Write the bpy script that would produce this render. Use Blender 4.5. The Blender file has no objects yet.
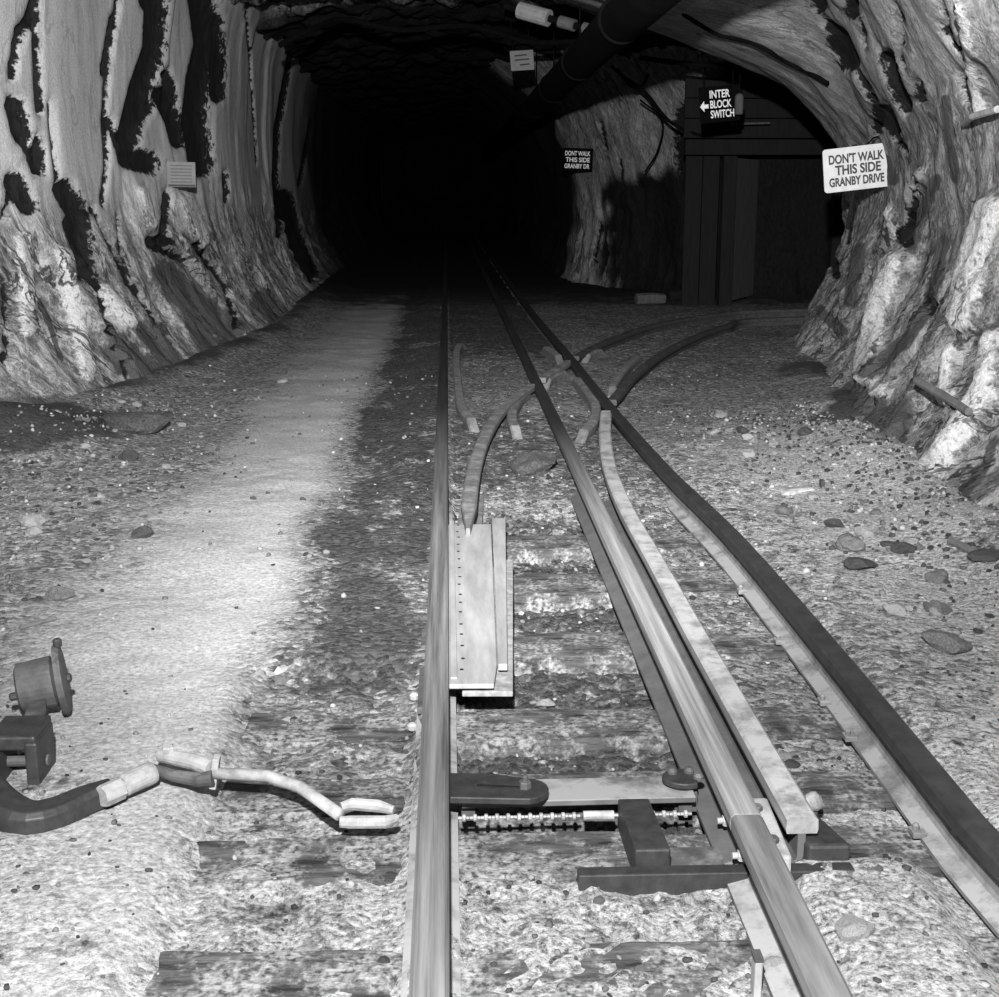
import bpy, math, random
import numpy as np
from mathutils import Vector, Matrix
from mathutils.bvhtree import BVHTree

C = bpy.context.scene.collection
SC = bpy.context.scene
PI = math.pi

# ------------------------------------------------------------------ camera, world, lamp, exposure
CAM_H = 1.35
FOC = 1300.0                                     # focal length for a 999 px wide frame
PITCH = math.atan(303.5 / FOC)
YAW = math.atan(52.5 / FOC * math.cos(PITCH))
cam = bpy.data.cameras.new('camera')
cam.sensor_fit = 'HORIZONTAL'
cam.sensor_width = 36.0
cam.lens = FOC * 36.0 / 999.0
cam.clip_start = 0.05
cam_o = bpy.data.objects.new('camera', cam)
C.objects.link(cam_o)
cam_o.location = (0, 0, CAM_H)
cam_o.rotation_euler = (PI / 2 - PITCH, 0, -YAW)
SC.camera = cam_o

world = bpy.data.worlds.new('underground')
SC.world = world
world.use_nodes = True
world.node_tree.nodes['Background'].inputs[0].default_value = (0.01, 0.01, 0.01, 1)
world.node_tree.nodes['Background'].inputs[1].default_value = 0.10

SC.view_settings.view_transform = 'Standard'
SC.view_settings.look = 'None'
SC.view_settings.gamma = 1.0
SC.view_settings.use_curve_mapping = False
SC.view_settings.exposure = 0.0


def spot(name, loc, target, power, angle, radius, blend=1.0):
    l = bpy.data.lights.new(name, 'SPOT')
    l.energy = power
    l.spot_size = math.radians(angle)
    l.spot_blend = blend
    l.shadow_soft_size = radius
    o = bpy.data.objects.new(name, l)
    C.objects.link(o)
    o.location = loc
    o.rotation_euler = (Vector(target) - Vector(loc)).to_track_quat('-Z', 'Y').to_euler()
    return o


# the photographer's flash, held up above the camera, its reflector thrown down the drive
spot('flash_beam', (-0.1, 0.0, 2.1), (0.05, 9.5, 1.35), 4600, 66, 0.05)
spot('flash_spill', (-0.1, 0.0, 2.1), (-0.05, 4.2, 0.3), 1150, 150, 0.05)

# ------------------------------------------------------------------ survey: sight lines of the standing point
FWD = Vector((math.sin(YAW) * math.cos(PITCH), math.cos(YAW) * math.cos(PITCH), -math.sin(PITCH)))
RGT = Vector((math.cos(YAW), -math.sin(YAW), 0))
UPV = RGT.cross(FWD)
ORG = Vector((0, 0, CAM_H))


def sight(px, py):
    return (FWD + RGT * ((px - 499.5) / FOC) + UPV * ((498.5 - py) / FOC)).normalized()


def G(px, py, z=0.0):
    d = sight(px, py)
    return ORG + d * ((z - CAM_H) / d.z)


def AY(px, py, Y):
    d = sight(px, py)
    return ORG + d * (Y / d.y)


# ------------------------------------------------------------------ numpy noise
_rs = np.random.RandomState(7)
_perm = _rs.permutation(256)
_perm = np.concatenate([_perm, _perm, _perm])
_grad = _rs.normal(size=(256, 3))
_grad /= np.linalg.norm(_grad, axis=1)[:, None]


def perlin(P):
    P = np.asarray(P, dtype=float)
    i = np.floor(P).astype(int)
    f = P - i
    i &= 255
    u = f * f * f * (f * (f * 6 - 15) + 10)
    r = np.zeros(len(P))
    for dx in (0, 1):
        wx = u[:, 0] if dx else 1 - u[:, 0]
        for dy in (0, 1):
            wy = u[:, 1] if dy else 1 - u[:, 1]
            for dz in (0, 1):
                wz = u[:, 2] if dz else 1 - u[:, 2]
                h = _perm[_perm[_perm[(i[:, 0] + dx) & 255] + ((i[:, 1] + dy) & 255)] + ((i[:, 2] + dz) & 255)]
                g = _grad[h]
                r += wx * wy * wz * (g[:, 0] * (f[:, 0] - dx) + g[:, 1] * (f[:, 1] - dy) + g[:, 2] * (f[:, 2] - dz))
    return r * 1.6


def fbm(P, octv=4, gain=0.5):
    a, s, r = 1.0, 1.0, 0.0
    for k in range(octv):
        r = r + a * perlin(P * s + 17.3 * k)
        a *= gain
        s *= 2.03
    return r


def ridged(P, octv=3):
    a, s, r = 1.0, 1.0, 0.0
    for k in range(octv):
        r = r + a * (1 - 2 * np.abs(perlin(P * s + 31.7 * k)))
        a *= 0.5
        s *= 2.1
    return r


def sstep(a, b, x):
    t = np.clip((x - a) / (b - a), 0, 1)
    return t * t * (3 - 2 * t)


# ------------------------------------------------------------------ materials
def new_mat(name):
    m = bpy.data.materials.new(name)
    m.use_nodes = True
    nt = m.node_tree
    return m, nt, nt.nodes['Principled BSDF']


def N(nt, kind, **kw):
    n = nt.nodes.new(kind)
    for k, v in kw.items():
        if k.startswith('i_'):
            key = k[2:]
            n.inputs[int(key) if key.isdigit() else key.replace('_', ' ')].default_value = v
        else:
            setattr(n, k, v)
    return n


def ramp(nt, fac, stops):
    r = nt.nodes.new('ShaderNodeValToRGB')
    e = r.color_ramp.elements
    while len(e) < len(stops):
        e.new(0.5)
    for k, (p, v) in enumerate(stops):
        e[k].position = p
        e[k].color = (v, v, v, 1)
    nt.links.new(fac, r.inputs[0])
    return r.outputs[0]


def mixc(nt, fac, a, b, blend='MIX'):
    m = nt.nodes.new('ShaderNodeMix')
    m.data_type = 'RGBA'
    m.blend_type = blend
    for k, v in ((0, fac), (6, a), (7, b)):
        if isinstance(v, (int, float)):
            m.inputs[k].default_value = v if k == 0 else (v, v, v, 1)
        else:
            nt.links.new(v, m.inputs[k])
    return m.outputs[2]


def math_(nt, op, a, b=None, c=None, clamp=False):
    m = nt.nodes.new('ShaderNodeMath')
    m.operation = op
    m.use_clamp = clamp
    for k, v in enumerate((a, b, c)):
        if v is None:
            continue
        if isinstance(v, (int, float)):
            m.inputs[k].default_value = v
        else:
            nt.links.new(v, m.inputs[k])
    return m.outputs[0]


def coords(nt, scale=(1, 1, 1), rot=(0, 0, 0)):
    tc = nt.nodes.new('ShaderNodeTexCoord')
    mp = nt.nodes.new('ShaderNodeMapping')
    mp.inputs['Scale'].default_value = scale
    mp.inputs['Rotation'].default_value = rot
    nt.links.new(tc.outputs['Object'], mp.inputs[0])
    return mp.outputs[0]


def noise(nt, vec, scale, detail=4, rough=0.6, dist=0.0):
    n = N(nt, 'ShaderNodeTexNoise')
    n.inputs['Scale'].default_value = scale
    n.inputs['Detail'].default_value = detail
    n.inputs['Roughness'].default_value = rough
    n.inputs['Distortion'].default_value = dist
    nt.links.new(vec, n.inputs['Vector'])
    return n.outputs[0]


def attr(nt, name):
    a = nt.nodes.new('ShaderNodeAttribute')
    a.attribute_name = name
    return a.outputs['Fac']


def bump(nt, bsdf, h, strength, dist=0.02):
    b = nt.nodes.new('ShaderNodeBump')
    b.inputs['Strength'].default_value = strength
    b.inputs['Distance'].default_value = dist
    nt.links.new(h, b.inputs['Height'])
    nt.links.new(b.outputs[0], bsdf.inputs['Normal'])


def simple(name, lo, hi, scale=30, rough=0.7, metal=0.0, bumpk=0.3, dust=0.0, dustc=0.45, stretch=(1, 1, 1), spec=0.3):
    m, nt, b = new_mat(name)
    v = coords(nt, stretch)
    n1 = noise(nt, v, scale, 5, 0.65)
    col = ramp(nt, n1, [(0.3, lo), (0.7, hi)])
    if dust > 0:
        geo = nt.nodes.new('ShaderNodeNewGeometry')
        sep = nt.nodes.new('ShaderNodeSeparateXYZ')
        nt.links.new(geo.outputs['Normal'], sep.inputs[0])
        up = math_(nt, 'MULTIPLY', math_(nt, 'MAXIMUM', sep.outputs[2], 0.0), 1.0)
        n2 = noise(nt, coords(nt), scale * 0.45, 5, 0.7)
        f = math_(nt, 'MULTIPLY', up, ramp(nt, n2, [(0.62 - 0.4 * dust, 0), (0.78 - 0.4 * dust, 1)]))
        col = mixc(nt, f, col, dustc)
    nt.links.new(col, b.inputs['Base Color'])
    b.inputs['Roughness'].default_value = rough
    b.inputs['Metallic'].default_value = metal
    b.inputs['Specular IOR Level'].default_value = spec
    if bumpk:
        bump(nt, b, n1, bumpk, 0.006)
    return m


M = {}
M['head_steel'] = simple('worn_rail_head_steel', 0.10, 0.34, 26, 0.5, 0.2, 0.12, stretch=(1, 0.06, 1), spec=0.5)
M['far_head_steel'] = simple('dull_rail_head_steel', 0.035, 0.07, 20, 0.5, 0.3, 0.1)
M['rail_side'] = simple('dusty_rail_side', 0.11, 0.24, 18, 0.85, 0.1, 0.3, dust=0.6, dustc=0.36)
M['shaded_side'] = simple('shaded_grey_rail_side', 0.10, 0.15, 16, 0.7, 0.15, 0.15)  # rail side in shade, its darkness put into the colour
M['dusty_head'] = simple('dust_coated_rail_head', 0.16, 0.36, 22, 0.8, 0.05, 0.25, dust=0.55, dustc=0.46, stretch=(1, 0.12, 1))
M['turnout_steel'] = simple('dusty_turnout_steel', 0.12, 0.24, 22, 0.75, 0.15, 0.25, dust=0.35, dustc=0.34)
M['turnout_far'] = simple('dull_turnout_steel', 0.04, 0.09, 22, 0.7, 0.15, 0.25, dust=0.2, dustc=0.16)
M['plate'] = simple('pale_dusty_plate', 0.24, 0.42, 9, 0.75, 0.1, 0.1, stretch=(2.4, 0.35, 1))
M['plate_low'] = simple('gritty_plate', 0.16, 0.42, 30, 0.8, 0.05, 0.3)
M['hole'] = simple('dark_hole', 0.012, 0.03, 30, 0.5, 0.3, 0)
M['dark_iron'] = simple('greasy_dark_iron', 0.03, 0.065, 30, 0.55, 0.35, 0.25, spec=0.5)
M['iron'] = simple('grey_oxidised_iron', 0.06, 0.13, 20, 0.7, 0.2, 0.3, dust=0.15, dustc=0.25)
M['bar'] = simple('dust_covered_flat_bar', 0.10, 0.18, 12, 0.7, 0.2, 0.2, dust=0.6, dustc=0.36)
M['chain'] = simple('dusty_chain_steel', 0.22, 0.5, 60, 0.6, 0.3, 0.2)
M['pale_iron'] = simple('pale_dusted_iron', 0.2, 0.46, 24, 0.8, 0.05, 0.6, dust=0.35, dustc=0.46)
M['duct'] = simple('dark_duct_iron', 0.003, 0.008, 5, 0.85, 0.0, 0.2, spec=0.06)
M['cable'] = simple('black_cable_rubber', 0.003, 0.007, 20, 0.95, 0.0, 0.1, spec=0.04)
M['wood'] = simple('dark_damp_timber', 0.003, 0.009, 7, 0.85, 0, 0.4, stretch=(4, 4, 0.5))
M['wood_pale'] = simple('grey_dry_timber', 0.05, 0.11, 9, 0.85, 0, 0.4, stretch=(4, 4, 0.5))
M['stick'] = simple('weathered_bar', 0.09, 0.16, 20, 0.85, 0, 0.4)
M['pale_pipe'] = simple('pale_lagged_pipe', 0.25, 0.4, 18, 0.8, 0, 0.2)
M['board_white'] = simple('cream_painted_board', 0.46, 0.58, 14, 0.5, 0, 0.05)
M['ink'] = simple('dark_painted_letters', 0.02, 0.035, 30, 0.6, 0, 0)
M['board_black'] = simple('black_painted_board', 0.003, 0.005, 30, 0.9, 0, 0, spec=0.03)
M['paint_white'] = simple('white_painted_letters', 0.85, 0.95, 30, 0.6, 0, 0)
M['notice'] = simple('grey_notice_card', 0.17, 0.22, 16, 0.8, 0, 0.05)
M['notice_ink'] = simple('faded_notice_lines', 0.09, 0.12, 16, 0.8, 0, 0)
M['stone_dark'] = simple('dark_loose_stone', 0.02, 0.1, 14, 0.9, 0, 0.9)
M['stone_mid'] = simple('grey_loose_stone', 0.05, 0.22, 14, 0.9, 0, 0.9)
M['stone_pale'] = simple('pale_loose_stone', 0.18, 0.4, 14, 0.9, 0, 0.9)


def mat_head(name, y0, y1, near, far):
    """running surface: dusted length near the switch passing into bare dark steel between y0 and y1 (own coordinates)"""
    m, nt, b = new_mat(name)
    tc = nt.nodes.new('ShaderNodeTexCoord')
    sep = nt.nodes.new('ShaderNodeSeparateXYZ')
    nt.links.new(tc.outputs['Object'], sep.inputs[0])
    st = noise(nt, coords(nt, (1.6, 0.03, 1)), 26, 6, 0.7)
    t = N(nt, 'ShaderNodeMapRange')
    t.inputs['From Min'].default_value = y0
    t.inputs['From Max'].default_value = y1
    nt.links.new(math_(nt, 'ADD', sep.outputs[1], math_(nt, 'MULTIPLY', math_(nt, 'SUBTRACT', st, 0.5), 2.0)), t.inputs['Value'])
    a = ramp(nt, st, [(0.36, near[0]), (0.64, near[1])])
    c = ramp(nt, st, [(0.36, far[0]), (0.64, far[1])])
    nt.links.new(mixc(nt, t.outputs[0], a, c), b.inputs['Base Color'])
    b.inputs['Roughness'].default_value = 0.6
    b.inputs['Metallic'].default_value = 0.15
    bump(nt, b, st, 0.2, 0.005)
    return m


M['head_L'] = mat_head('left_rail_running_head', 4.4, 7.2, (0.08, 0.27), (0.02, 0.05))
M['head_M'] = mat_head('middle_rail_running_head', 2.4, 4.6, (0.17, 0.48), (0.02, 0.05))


def mat_sleeper():
    m, nt, b = new_mat('gritty_sleeper_timber')
    v = coords(nt, (0.7, 4, 4))
    n1 = noise(nt, v, 9, 6, 0.7)
    col = ramp(nt, n1, [(0.36, 0.02), (0.64, 0.13)])
    n2 = noise(nt, coords(nt), 6.5, 7, 0.72)
    col = mixc(nt, ramp(nt, n2, [(0.44, 0), (0.54, 1)]), col, ramp(nt, noise(nt, coords(nt), 70, 3), [(0.36, 0.05), (0.62, 0.34)]))
    nt.links.new(col, b.inputs['Base Color'])
    b.inputs['Roughness'].default_value = 0.9
    b.inputs['Specular IOR Level'].default_value = 0.2
    bump(nt, b, math_(nt, 'ADD', n1, n2), 0.7, 0.012)
    return m


M['sleeper'] = mat_sleeper()


def mat_rock(name, slant, lo, hi):
    m, nt, b = new_mat(name)
    v0 = coords(nt)
    fa = nt.nodes.new('ShaderNodeAttribute')
    fa.attribute_name = 'flow'
    va = fa.outputs['Vector']
    streak = noise(nt, va, 5.5, 8, 0.68, 0.8)
    fine = noise(nt, va, 26, 6, 0.7, 0.4)
    gran = noise(nt, v0, 75, 3, 0.6)
    blotch = noise(nt, v0, 7.0, 7, 0.7, 0.3)
    coat = ramp(nt, noise(nt, va, 2.0, 4, 0.5), [(0.3, lo), (0.7, hi)])
    rough = attr(nt, 'rough')
    # weathered part of the coat: streaks of bare grey rock
    grey = ramp(nt, fine, [(0.36, 0.05), (0.5, 0.2), (0.62, 0.46)])
    col = mixc(nt, math_(nt, 'MULTIPLY', rough, ramp(nt, streak, [(0.42, 0), (0.5, 0.95)])), coat, grey)
    col = mixc(nt, math_(nt, 'MULTIPLY', rough, ramp(nt, noise(nt, v0, 9, 8, 0.75, 0.5), [(0.5, 0), (0.56, 0.75)])), col, ramp(nt, gran, [(0.38, 0.1), (0.6, 0.3)]))
    # thick white leached coat
    wn = math_(nt, 'ADD', attr(nt, 'white'), math_(nt, 'MULTIPLY', math_(nt, 'SUBTRACT', blotch, 0.5), 1.3))
    wmask = ramp(nt, wn, [(0.42, 0), (0.55, 1)])
    wcol = ramp(nt, noise(nt, v0, 30, 5, 0.7), [(0.34, 0.2), (0.45, 0.6), (0.7, 0.74)])
    col = mixc(nt, wmask, col, wcol)
    # brown-grey mud splashed on the toe
    mn = math_(nt, 'ADD', attr(nt, 'mud'), math_(nt, 'MULTIPLY', math_(nt, 'SUBTRACT', blotch, 0.5), 1.0))
    mcol = ramp(nt, streak, [(0.3, 0.06), (0.7, 0.13)])
    col = mixc(nt, ramp(nt, mn, [(0.4, 0), (0.55, 0.95)]), col, mcol)
    # thin open cleavage cracks
    crk = noise(nt, va, 3.4, 5, 0.55, 1.2)
    ck = ramp(nt, math_(nt, 'ABSOLUTE', math_(nt, 'SUBTRACT', crk, 0.5)), [(0.0, 1), (0.012, 0.8), (0.02, 0)])
    gate = ramp(nt, noise(nt, v0, 1.3, 2), [(0.42, 0.0), (0.55, 1)])
    col = mixc(nt, math_(nt, 'MULTIPLY', ck, math_(nt, 'MULTIPLY', gate, math_(nt, 'ADD', math_(nt, 'MULTIPLY', rough, 0.7), 0.25))), col, 0.03)
    # bare dark rock where the coat has fallen off, and shade painted into recesses
    bn = math_(nt, 'ADD', attr(nt, 'bare'), math_(nt, 'MULTIPLY', math_(nt, 'SUBTRACT', noise(nt, v0, 17, 6, 0.7), 0.5), 0.85))
    bcol = ramp(nt, fine, [(0.3, 0.006), (0.75, 0.03)])
    col = mixc(nt, ramp(nt, bn, [(0.46, 0), (0.54, 1)]), col, bcol)
    col = mixc(nt, 0.35, col, ramp(nt, gran, [(0.38, 0.3), (0.6, 1.0)]), 'MULTIPLY')
    # unwashed rock deeper in, darkened further to paint the gloom of the drives
    col = mixc(nt, attr(nt, 'painted_gloom'), col, ramp(nt, fine, [(0.3, 0.004), (0.7, 0.016)]))
    nt.links.new(col, b.inputs['Base Color'])
    b.inputs['Roughness'].default_value = 0.9
    b.inputs['Specular IOR Level'].default_value = 0.15
    h = math_(nt, 'ADD', math_(nt, 'MULTIPLY', math_(nt, 'ADD', streak, fine), math_(nt, 'ADD', math_(nt, 'MULTIPLY', rough, 0.8), 0.12)),
              math_(nt, 'MULTIPLY', gran, 0.1))
    bump(nt, b, h, 0.55, 0.06)
    return m


M['rock_left'] = mat_rock('whitewashed_rock_left', 14, 0.46, 0.6)
M['rock_right'] = mat_rock('whitewashed_rock_right', -16, 0.34, 0.48)


def mat_ground():
    m, nt, b = new_mat('gritty_mine_floor')
    v = coords(nt)
    vx = coords(nt, (1, 0.75, 1))
    vor = N(nt, 'ShaderNodeTexVoronoi')
    vor.inputs['Scale'].default_value = 48
    nt.links.new(v, vor.inputs['Vector'])
    sep = nt.nodes.new('ShaderNodeSeparateColor')
    nt.links.new(vor.outputs['Color'], sep.inputs[0])
    n_big = noise(nt, vx, 2.6, 6, 0.7)
    n_mid = noise(nt, vx, 13, 6, 0.72)
    n_fin = noise(nt, v, 70, 6, 0.8)
    stones = ramp(nt, sep.outputs[0], [(0.0, 0.02), (0.5, 0.14), (1.0, 0.6)])
    fines = ramp(nt, n_fin, [(0.38, 0.04), (0.62, 0.36)])
    col = mixc(nt, ramp(nt, n_mid, [(0.4, 0.15), (0.6, 0.85)]), stones, fines)
    # patches of pale rock flour
    fl = math_(nt, 'ADD', attr(nt, 'flour'), math_(nt, 'MULTIPLY', math_(nt, 'SUBTRACT', noise(nt, vx, 20, 8, 0.8), 0.5), 2.6))
    col = mixc(nt, ramp(nt, fl, [(0.42, 0), (0.66, 1)]), col, ramp(nt, n_fin, [(0.36, 0.06), (0.48, 0.42), (0.62, 0.7)]))
    # trodden dust of the walkway
    du = math_(nt, 'ADD', attr(nt, 'dust'), math_(nt, 'MULTIPLY', math_(nt, 'SUBTRACT', n_mid, 0.5), 1.3))
    col = mixc(nt, ramp(nt, du, [(0.25, 0), (0.8, 1)]), col, ramp(nt, n_fin, [(0.36, 0.2), (0.62, 0.52)]))
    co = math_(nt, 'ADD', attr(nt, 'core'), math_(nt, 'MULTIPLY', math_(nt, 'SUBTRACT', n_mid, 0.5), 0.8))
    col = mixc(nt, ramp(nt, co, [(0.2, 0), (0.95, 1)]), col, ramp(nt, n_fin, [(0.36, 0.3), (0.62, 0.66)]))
    # oily black ballast and damp mud, also used to paint the deep drive dark
    oi = math_(nt, 'ADD', attr(nt, 'oil'), math_(nt, 'MULTIPLY', math_(nt, 'SUBTRACT', n_mid, 0.5), 1.5))
    col = mixc(nt, ramp(nt, oi, [(0.42, 0), (0.62, 0.92)]), col, mixc(nt, 0.5, ramp(nt, n_fin, [(0.38, 0.01), (0.64, 0.15)]), ramp(nt, sep.outputs[1], [(0.3, 0.02), (1.0, 0.16)])))
    mu = math_(nt, 'ADD', attr(nt, 'mud'), math_(nt, 'MULTIPLY', math_(nt, 'SUBTRACT', n_big, 0.5), 0.9))
    col = mixc(nt, ramp(nt, mu, [(0.42, 0), (0.6, 0.92)]), col, ramp(nt, n_mid, [(0.3, 0.03), (0.7, 0.075)]))
    col = mixc(nt, attr(nt, 'painted_gloom'), col, ramp(nt, n_fin, [(0.3, 0.004), (0.75, 0.014)]))
    nt.links.new(col, b.inputs['Base Color'])
    b.inputs['Roughness'].default_value = 0.92
    b.inputs['Specular IOR Level'].default_value = 0.15
    soft = math_(nt, 'SUBTRACT', 1.0, math_(nt, 'MULTIPLY', attr(nt, 'dust'), 0.85))
    h = math_(nt, 'ADD', math_(nt, 'MULTIPLY', vor.outputs['Distance'], -0.35), math_(nt, 'ADD', n_mid, math_(nt, 'MULTIPLY', n_fin, 0.5)))
    bump(nt, b, math_(nt, 'MULTIPLY', h, soft), 0.9, 0.022)
    return m


M['ground'] = mat_ground()


def mat_gravel():
    m, nt, b = new_mat('mixed_gravel')
    tone = attr(nt, 'tone')
    n = noise(nt, coords(nt), 90, 3)
    col = mixc(nt, 0.5, tone, ramp(nt, n, [(0.3, 0.5), (0.7, 1)]), 'MULTIPLY')
    nt.links.new(col, b.inputs['Base Color'])
    b.inputs['Roughness'].default_value = 0.9
    b.inputs['Specular IOR Level'].default_value = 0.2
    return m


M['gravel'] = mat_gravel()

# ------------------------------------------------------------------ object helpers
WO = {}                                          # world origin of each thing (unrotated things only)


def tag(o, label=None, cat=None, group=None, kind=None):
    if label:
        o['label'] = label
    if cat:
        o['category'] = cat
    if group:
        o['group'] = group
    if kind:
        o['kind'] = kind
    return o


def thing(name, loc, label, cat, group=None, rot=None):
    o = bpy.data.objects.new(name, None)
    o.empty_display_size = 0.1
    C.objects.link(o)
    o.location = loc
    if rot is not None:
        o.rotation_euler = rot
    WO[o.name] = Vector(loc)
    return tag(o, label, cat, group)


class MB:
    def __init__(self):
        self.v, self.f = [], []

    def add(self, vs, fs):
        n = len(self.v)
        self.v += [Vector(p) for p in vs]
        self.f += [tuple(i + n for i in f) for f in fs]
        return self

    def box(self, c, s, rot=None, taper=1.0):
        R = rot if rot is not None else Matrix.Identity(3)
        c = Vector(c)
        vs = []
        for z in (-1, 1):
            k = taper if z > 0 else 1.0
            for x, y in ((-1, -1), (1, -1), (1, 1), (-1, 1)):
                vs.append(c + R @ Vector((x * s[0] / 2 * k, y * s[1] / 2 * k, z * s[2] / 2)))
        return self.add(vs, [(3, 2, 1, 0), (4, 5, 6, 7), (0, 1, 5, 4), (1, 2, 6, 5), (2, 3, 7, 6), (3, 0, 4, 7)])

    def prism(self, pts, z0, z1, z0s=None):
        n = len(pts)
        vs = [(p[0], p[1], z0) for p in pts] + [(p[0], p[1], z1) for p in pts]
        fs = [tuple(range(n - 1, -1, -1)), tuple(range(n, 2 * n))]
        fs += [(k, (k + 1) % n, n + (k + 1) % n, n + k) for k in range(n)]
        return self.add(vs, fs)

    def tube(self, pts, r, n=10, cap=True):
        pts = [Vector(p) for p in pts]
        rs = r if isinstance(r, (list, tuple)) else [r] * len(pts)
        ref = None
        vs, fs = [], []
        for k, p in enumerate(pts):
            t = (pts[min(k + 1, len(pts) - 1)] - pts[max(k - 1, 0)]).normalized()
            if ref is None:
                ref = t.orthogonal().normalized()
            u = (ref - t * ref.dot(t)).normalized()
            ref = u
            w = t.cross(u)
            for j in range(n):
                a = 2 * PI * j / n
                vs.append(p + (u * math.cos(a) + w * math.sin(a)) * rs[k])
        for k in range(len(pts) - 1):
            for j in range(n):
                fs.append((k * n + j, k * n + (j + 1) % n, (k + 1) * n + (j + 1) % n, (k + 1) * n + j))
        if cap:
            fs.append(tuple(range(n - 1, -1, -1)))
            fs.append(tuple(range((len(pts) - 1) * n, len(pts) * n)))
        return self.add(vs, fs)

    def sweep(self, pts, prof, z0=0.0, wf=None):
        """pts: [(x, y) or (x, y, z)] plan line, prof: closed [(offset to the right, z)]"""
        pts = [Vector((p[0], p[1], p[2] if len(p) > 2 else 0.0)) for p in pts]
        n = len(prof)
        vs, fs = [], []
        for k, p in enumerate(pts):
            t = (pts[min(k + 1, len(pts) - 1)] - pts[max(k - 1, 0)])
            t.z = 0
            t.normalize()
            r = Vector((t.y, -t.x, 0))
            for (o, z) in prof:
                vs.append(p + r * (o * (wf[k] if wf else 1.0)) + Vector((0, 0, z + z0)))
        for k in range(len(pts) - 1):
            for j in range(n):
                fs.append((k * n + j, k * n + (j + 1) % n, (k + 1) * n + (j + 1) % n, (k + 1) * n + j))
        fs.append(tuple(range(n - 1, -1, -1)))
        fs.append(tuple(range((len(pts) - 1) * n, len(pts) * n)))
        return self.add(vs, fs)

    def lathe(self, prof, c, axis=(0, 0, 1), n=20):
        """prof: [(radius, height along the axis)]"""
        a = Vector(axis).normalized()
        u = a.orthogonal().normalized()
        w = a.cross(u)
        c = Vector(c)
        vs, fs = [], []
        for (r, h) in prof:
            for j in range(n):
                t = 2 * PI * j / n
                vs.append(c + a * h + (u * math.cos(t) + w * math.sin(t)) * r)
        for k in range(len(prof) - 1):
            for j in range(n):
                fs.append((k * n + j, k * n + (j + 1) % n, (k + 1) * n + (j + 1) % n, (k + 1) * n + j))
        fs.append(tuple(range(n - 1, -1, -1)))
        fs.append(tuple(range((len(prof) - 1) * n, len(prof) * n)))
        return self.add(vs, fs)

    def hexnut(self, c, r, h, axis=(0, 0, 1)):
        return self.lathe([(r, 0), (r, h * 0.8), (r * 0.85, h)], c, axis, 6)

    def build(self, name, mat, parent=None, local=False, bevel=0.0, smooth=False, label=None):
        me = bpy.data.meshes.new(name)
        if parent is not None:
            root = parent
            while root.parent is not None:
                root = root.parent
            off = Vector((0, 0, 0)) if local else WO[root.name]
        else:
            zs = min(p.z for p in self.v)
            off = Vector((sum(p.x for p in self.v) / len(self.v), sum(p.y for p in self.v) / len(self.v), zs))
        me.from_pydata([tuple(p - off) for p in self.v], [], self.f)
        me.validate()
        import bmesh
        bm = bmesh.new()
        bm.from_mesh(me)
        bmesh.ops.recalc_face_normals(bm, faces=bm.faces)
        bm.to_mesh(me)
        bm.free()
        me.materials.append(mat)
        if smooth:
            for p in me.polygons:
                p.use_smooth = True
        o = bpy.data.objects.new(name, me)
        C.objects.link(o)
        if parent is not None:
            o.parent = parent
        else:
            o.location = off
            WO[o.name] = off
        if bevel > 0:
            md = o.modifiers.new('bevel', 'BEVEL')
            md.width = bevel
            md.segments = 2
            md.limit_method = 'ANGLE'
            md.angle_limit = math.radians(40)
        if label:
            o['label'] = label
        return o


def crom(pts, step):
    """Catmull-Rom through pts, resampled every step metres (numpy, any dimension)."""
    P = np.array(pts, dtype=float)
    P = np.vstack([2 * P[0] - P[1], P, 2 * P[-1] - P[-2]])
    out = []
    for k in range(1, len(P) - 2):
        p0, p1, p2, p3 = P[k - 1], P[k], P[k + 1], P[k + 2]
        n = max(2, int(np.linalg.norm(p2 - p1) / step) * 3)
        t = np.linspace(0, 1, n, endpoint=False)[:, None]
        out.append(0.5 * ((2 * p1) + (-p0 + p2) * t + (2 * p0 - 5 * p1 + 4 * p2 - p3) * t ** 2 + (-p0 + 3 * p1 - 3 * p2 + p3) * t ** 3))
    out = np.vstack(out + [P[-2][None]])
    d = np.concatenate([[0], np.cumsum(np.linalg.norm(np.diff(out, axis=0), axis=1))])
    s = np.linspace(0, d[-1], max(2, int(d[-1] / step) + 1))
    return np.stack([np.interp(s, d, out[:, j]) for j in range(P.shape[1])], axis=1)


def grid_mesh(name, V, nu, nv, mat, attrs, flip=False, flow=None):
    me = bpy.data.meshes.new(name)
    i = np.arange(nu * nv).reshape(nu, nv)
    a, b, c, d = i[:-1, :-1].ravel(), i[1:, :-1].ravel(), i[1:, 1:].ravel(), i[:-1, 1:].ravel()
    F = np.stack([a, d, c, b] if flip else [a, b, c, d], axis=1)
    me.vertices.add(len(V))
    me.vertices.foreach_set('co', V.astype(np.float32).ravel())
    me.loops.add(F.size)
    me.loops.foreach_set('vertex_index', F.astype(np.int32).ravel())
    me.polygons.add(len(F))
    me.polygons.foreach_set('loop_start', np.arange(0, F.size, 4, dtype=np.int32))
    me.polygons.foreach_set('loop_total', np.full(len(F), 4, dtype=np.int32))
    me.update(calc_edges=True)
    me.validate()
    for k, v in attrs.items():
        at = me.attributes.new(k, 'FLOAT', 'POINT')
        at.data.foreach_set('value', np.clip(v, 0, 1).astype(np.float32))
    if flow is not None:
        at = me.attributes.new('flow', 'FLOAT_VECTOR', 'POINT')
        at.data.foreach_set('vector', flow.astype(np.float32).ravel())
    me.polygons.foreach_set('use_smooth', np.ones(len(F), dtype=bool))
    me.materials.append(mat)
    o = bpy.data.objects.new(name, me)
    C.objects.link(o)
    o['kind'] = 'structure'
    return o, F


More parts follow.
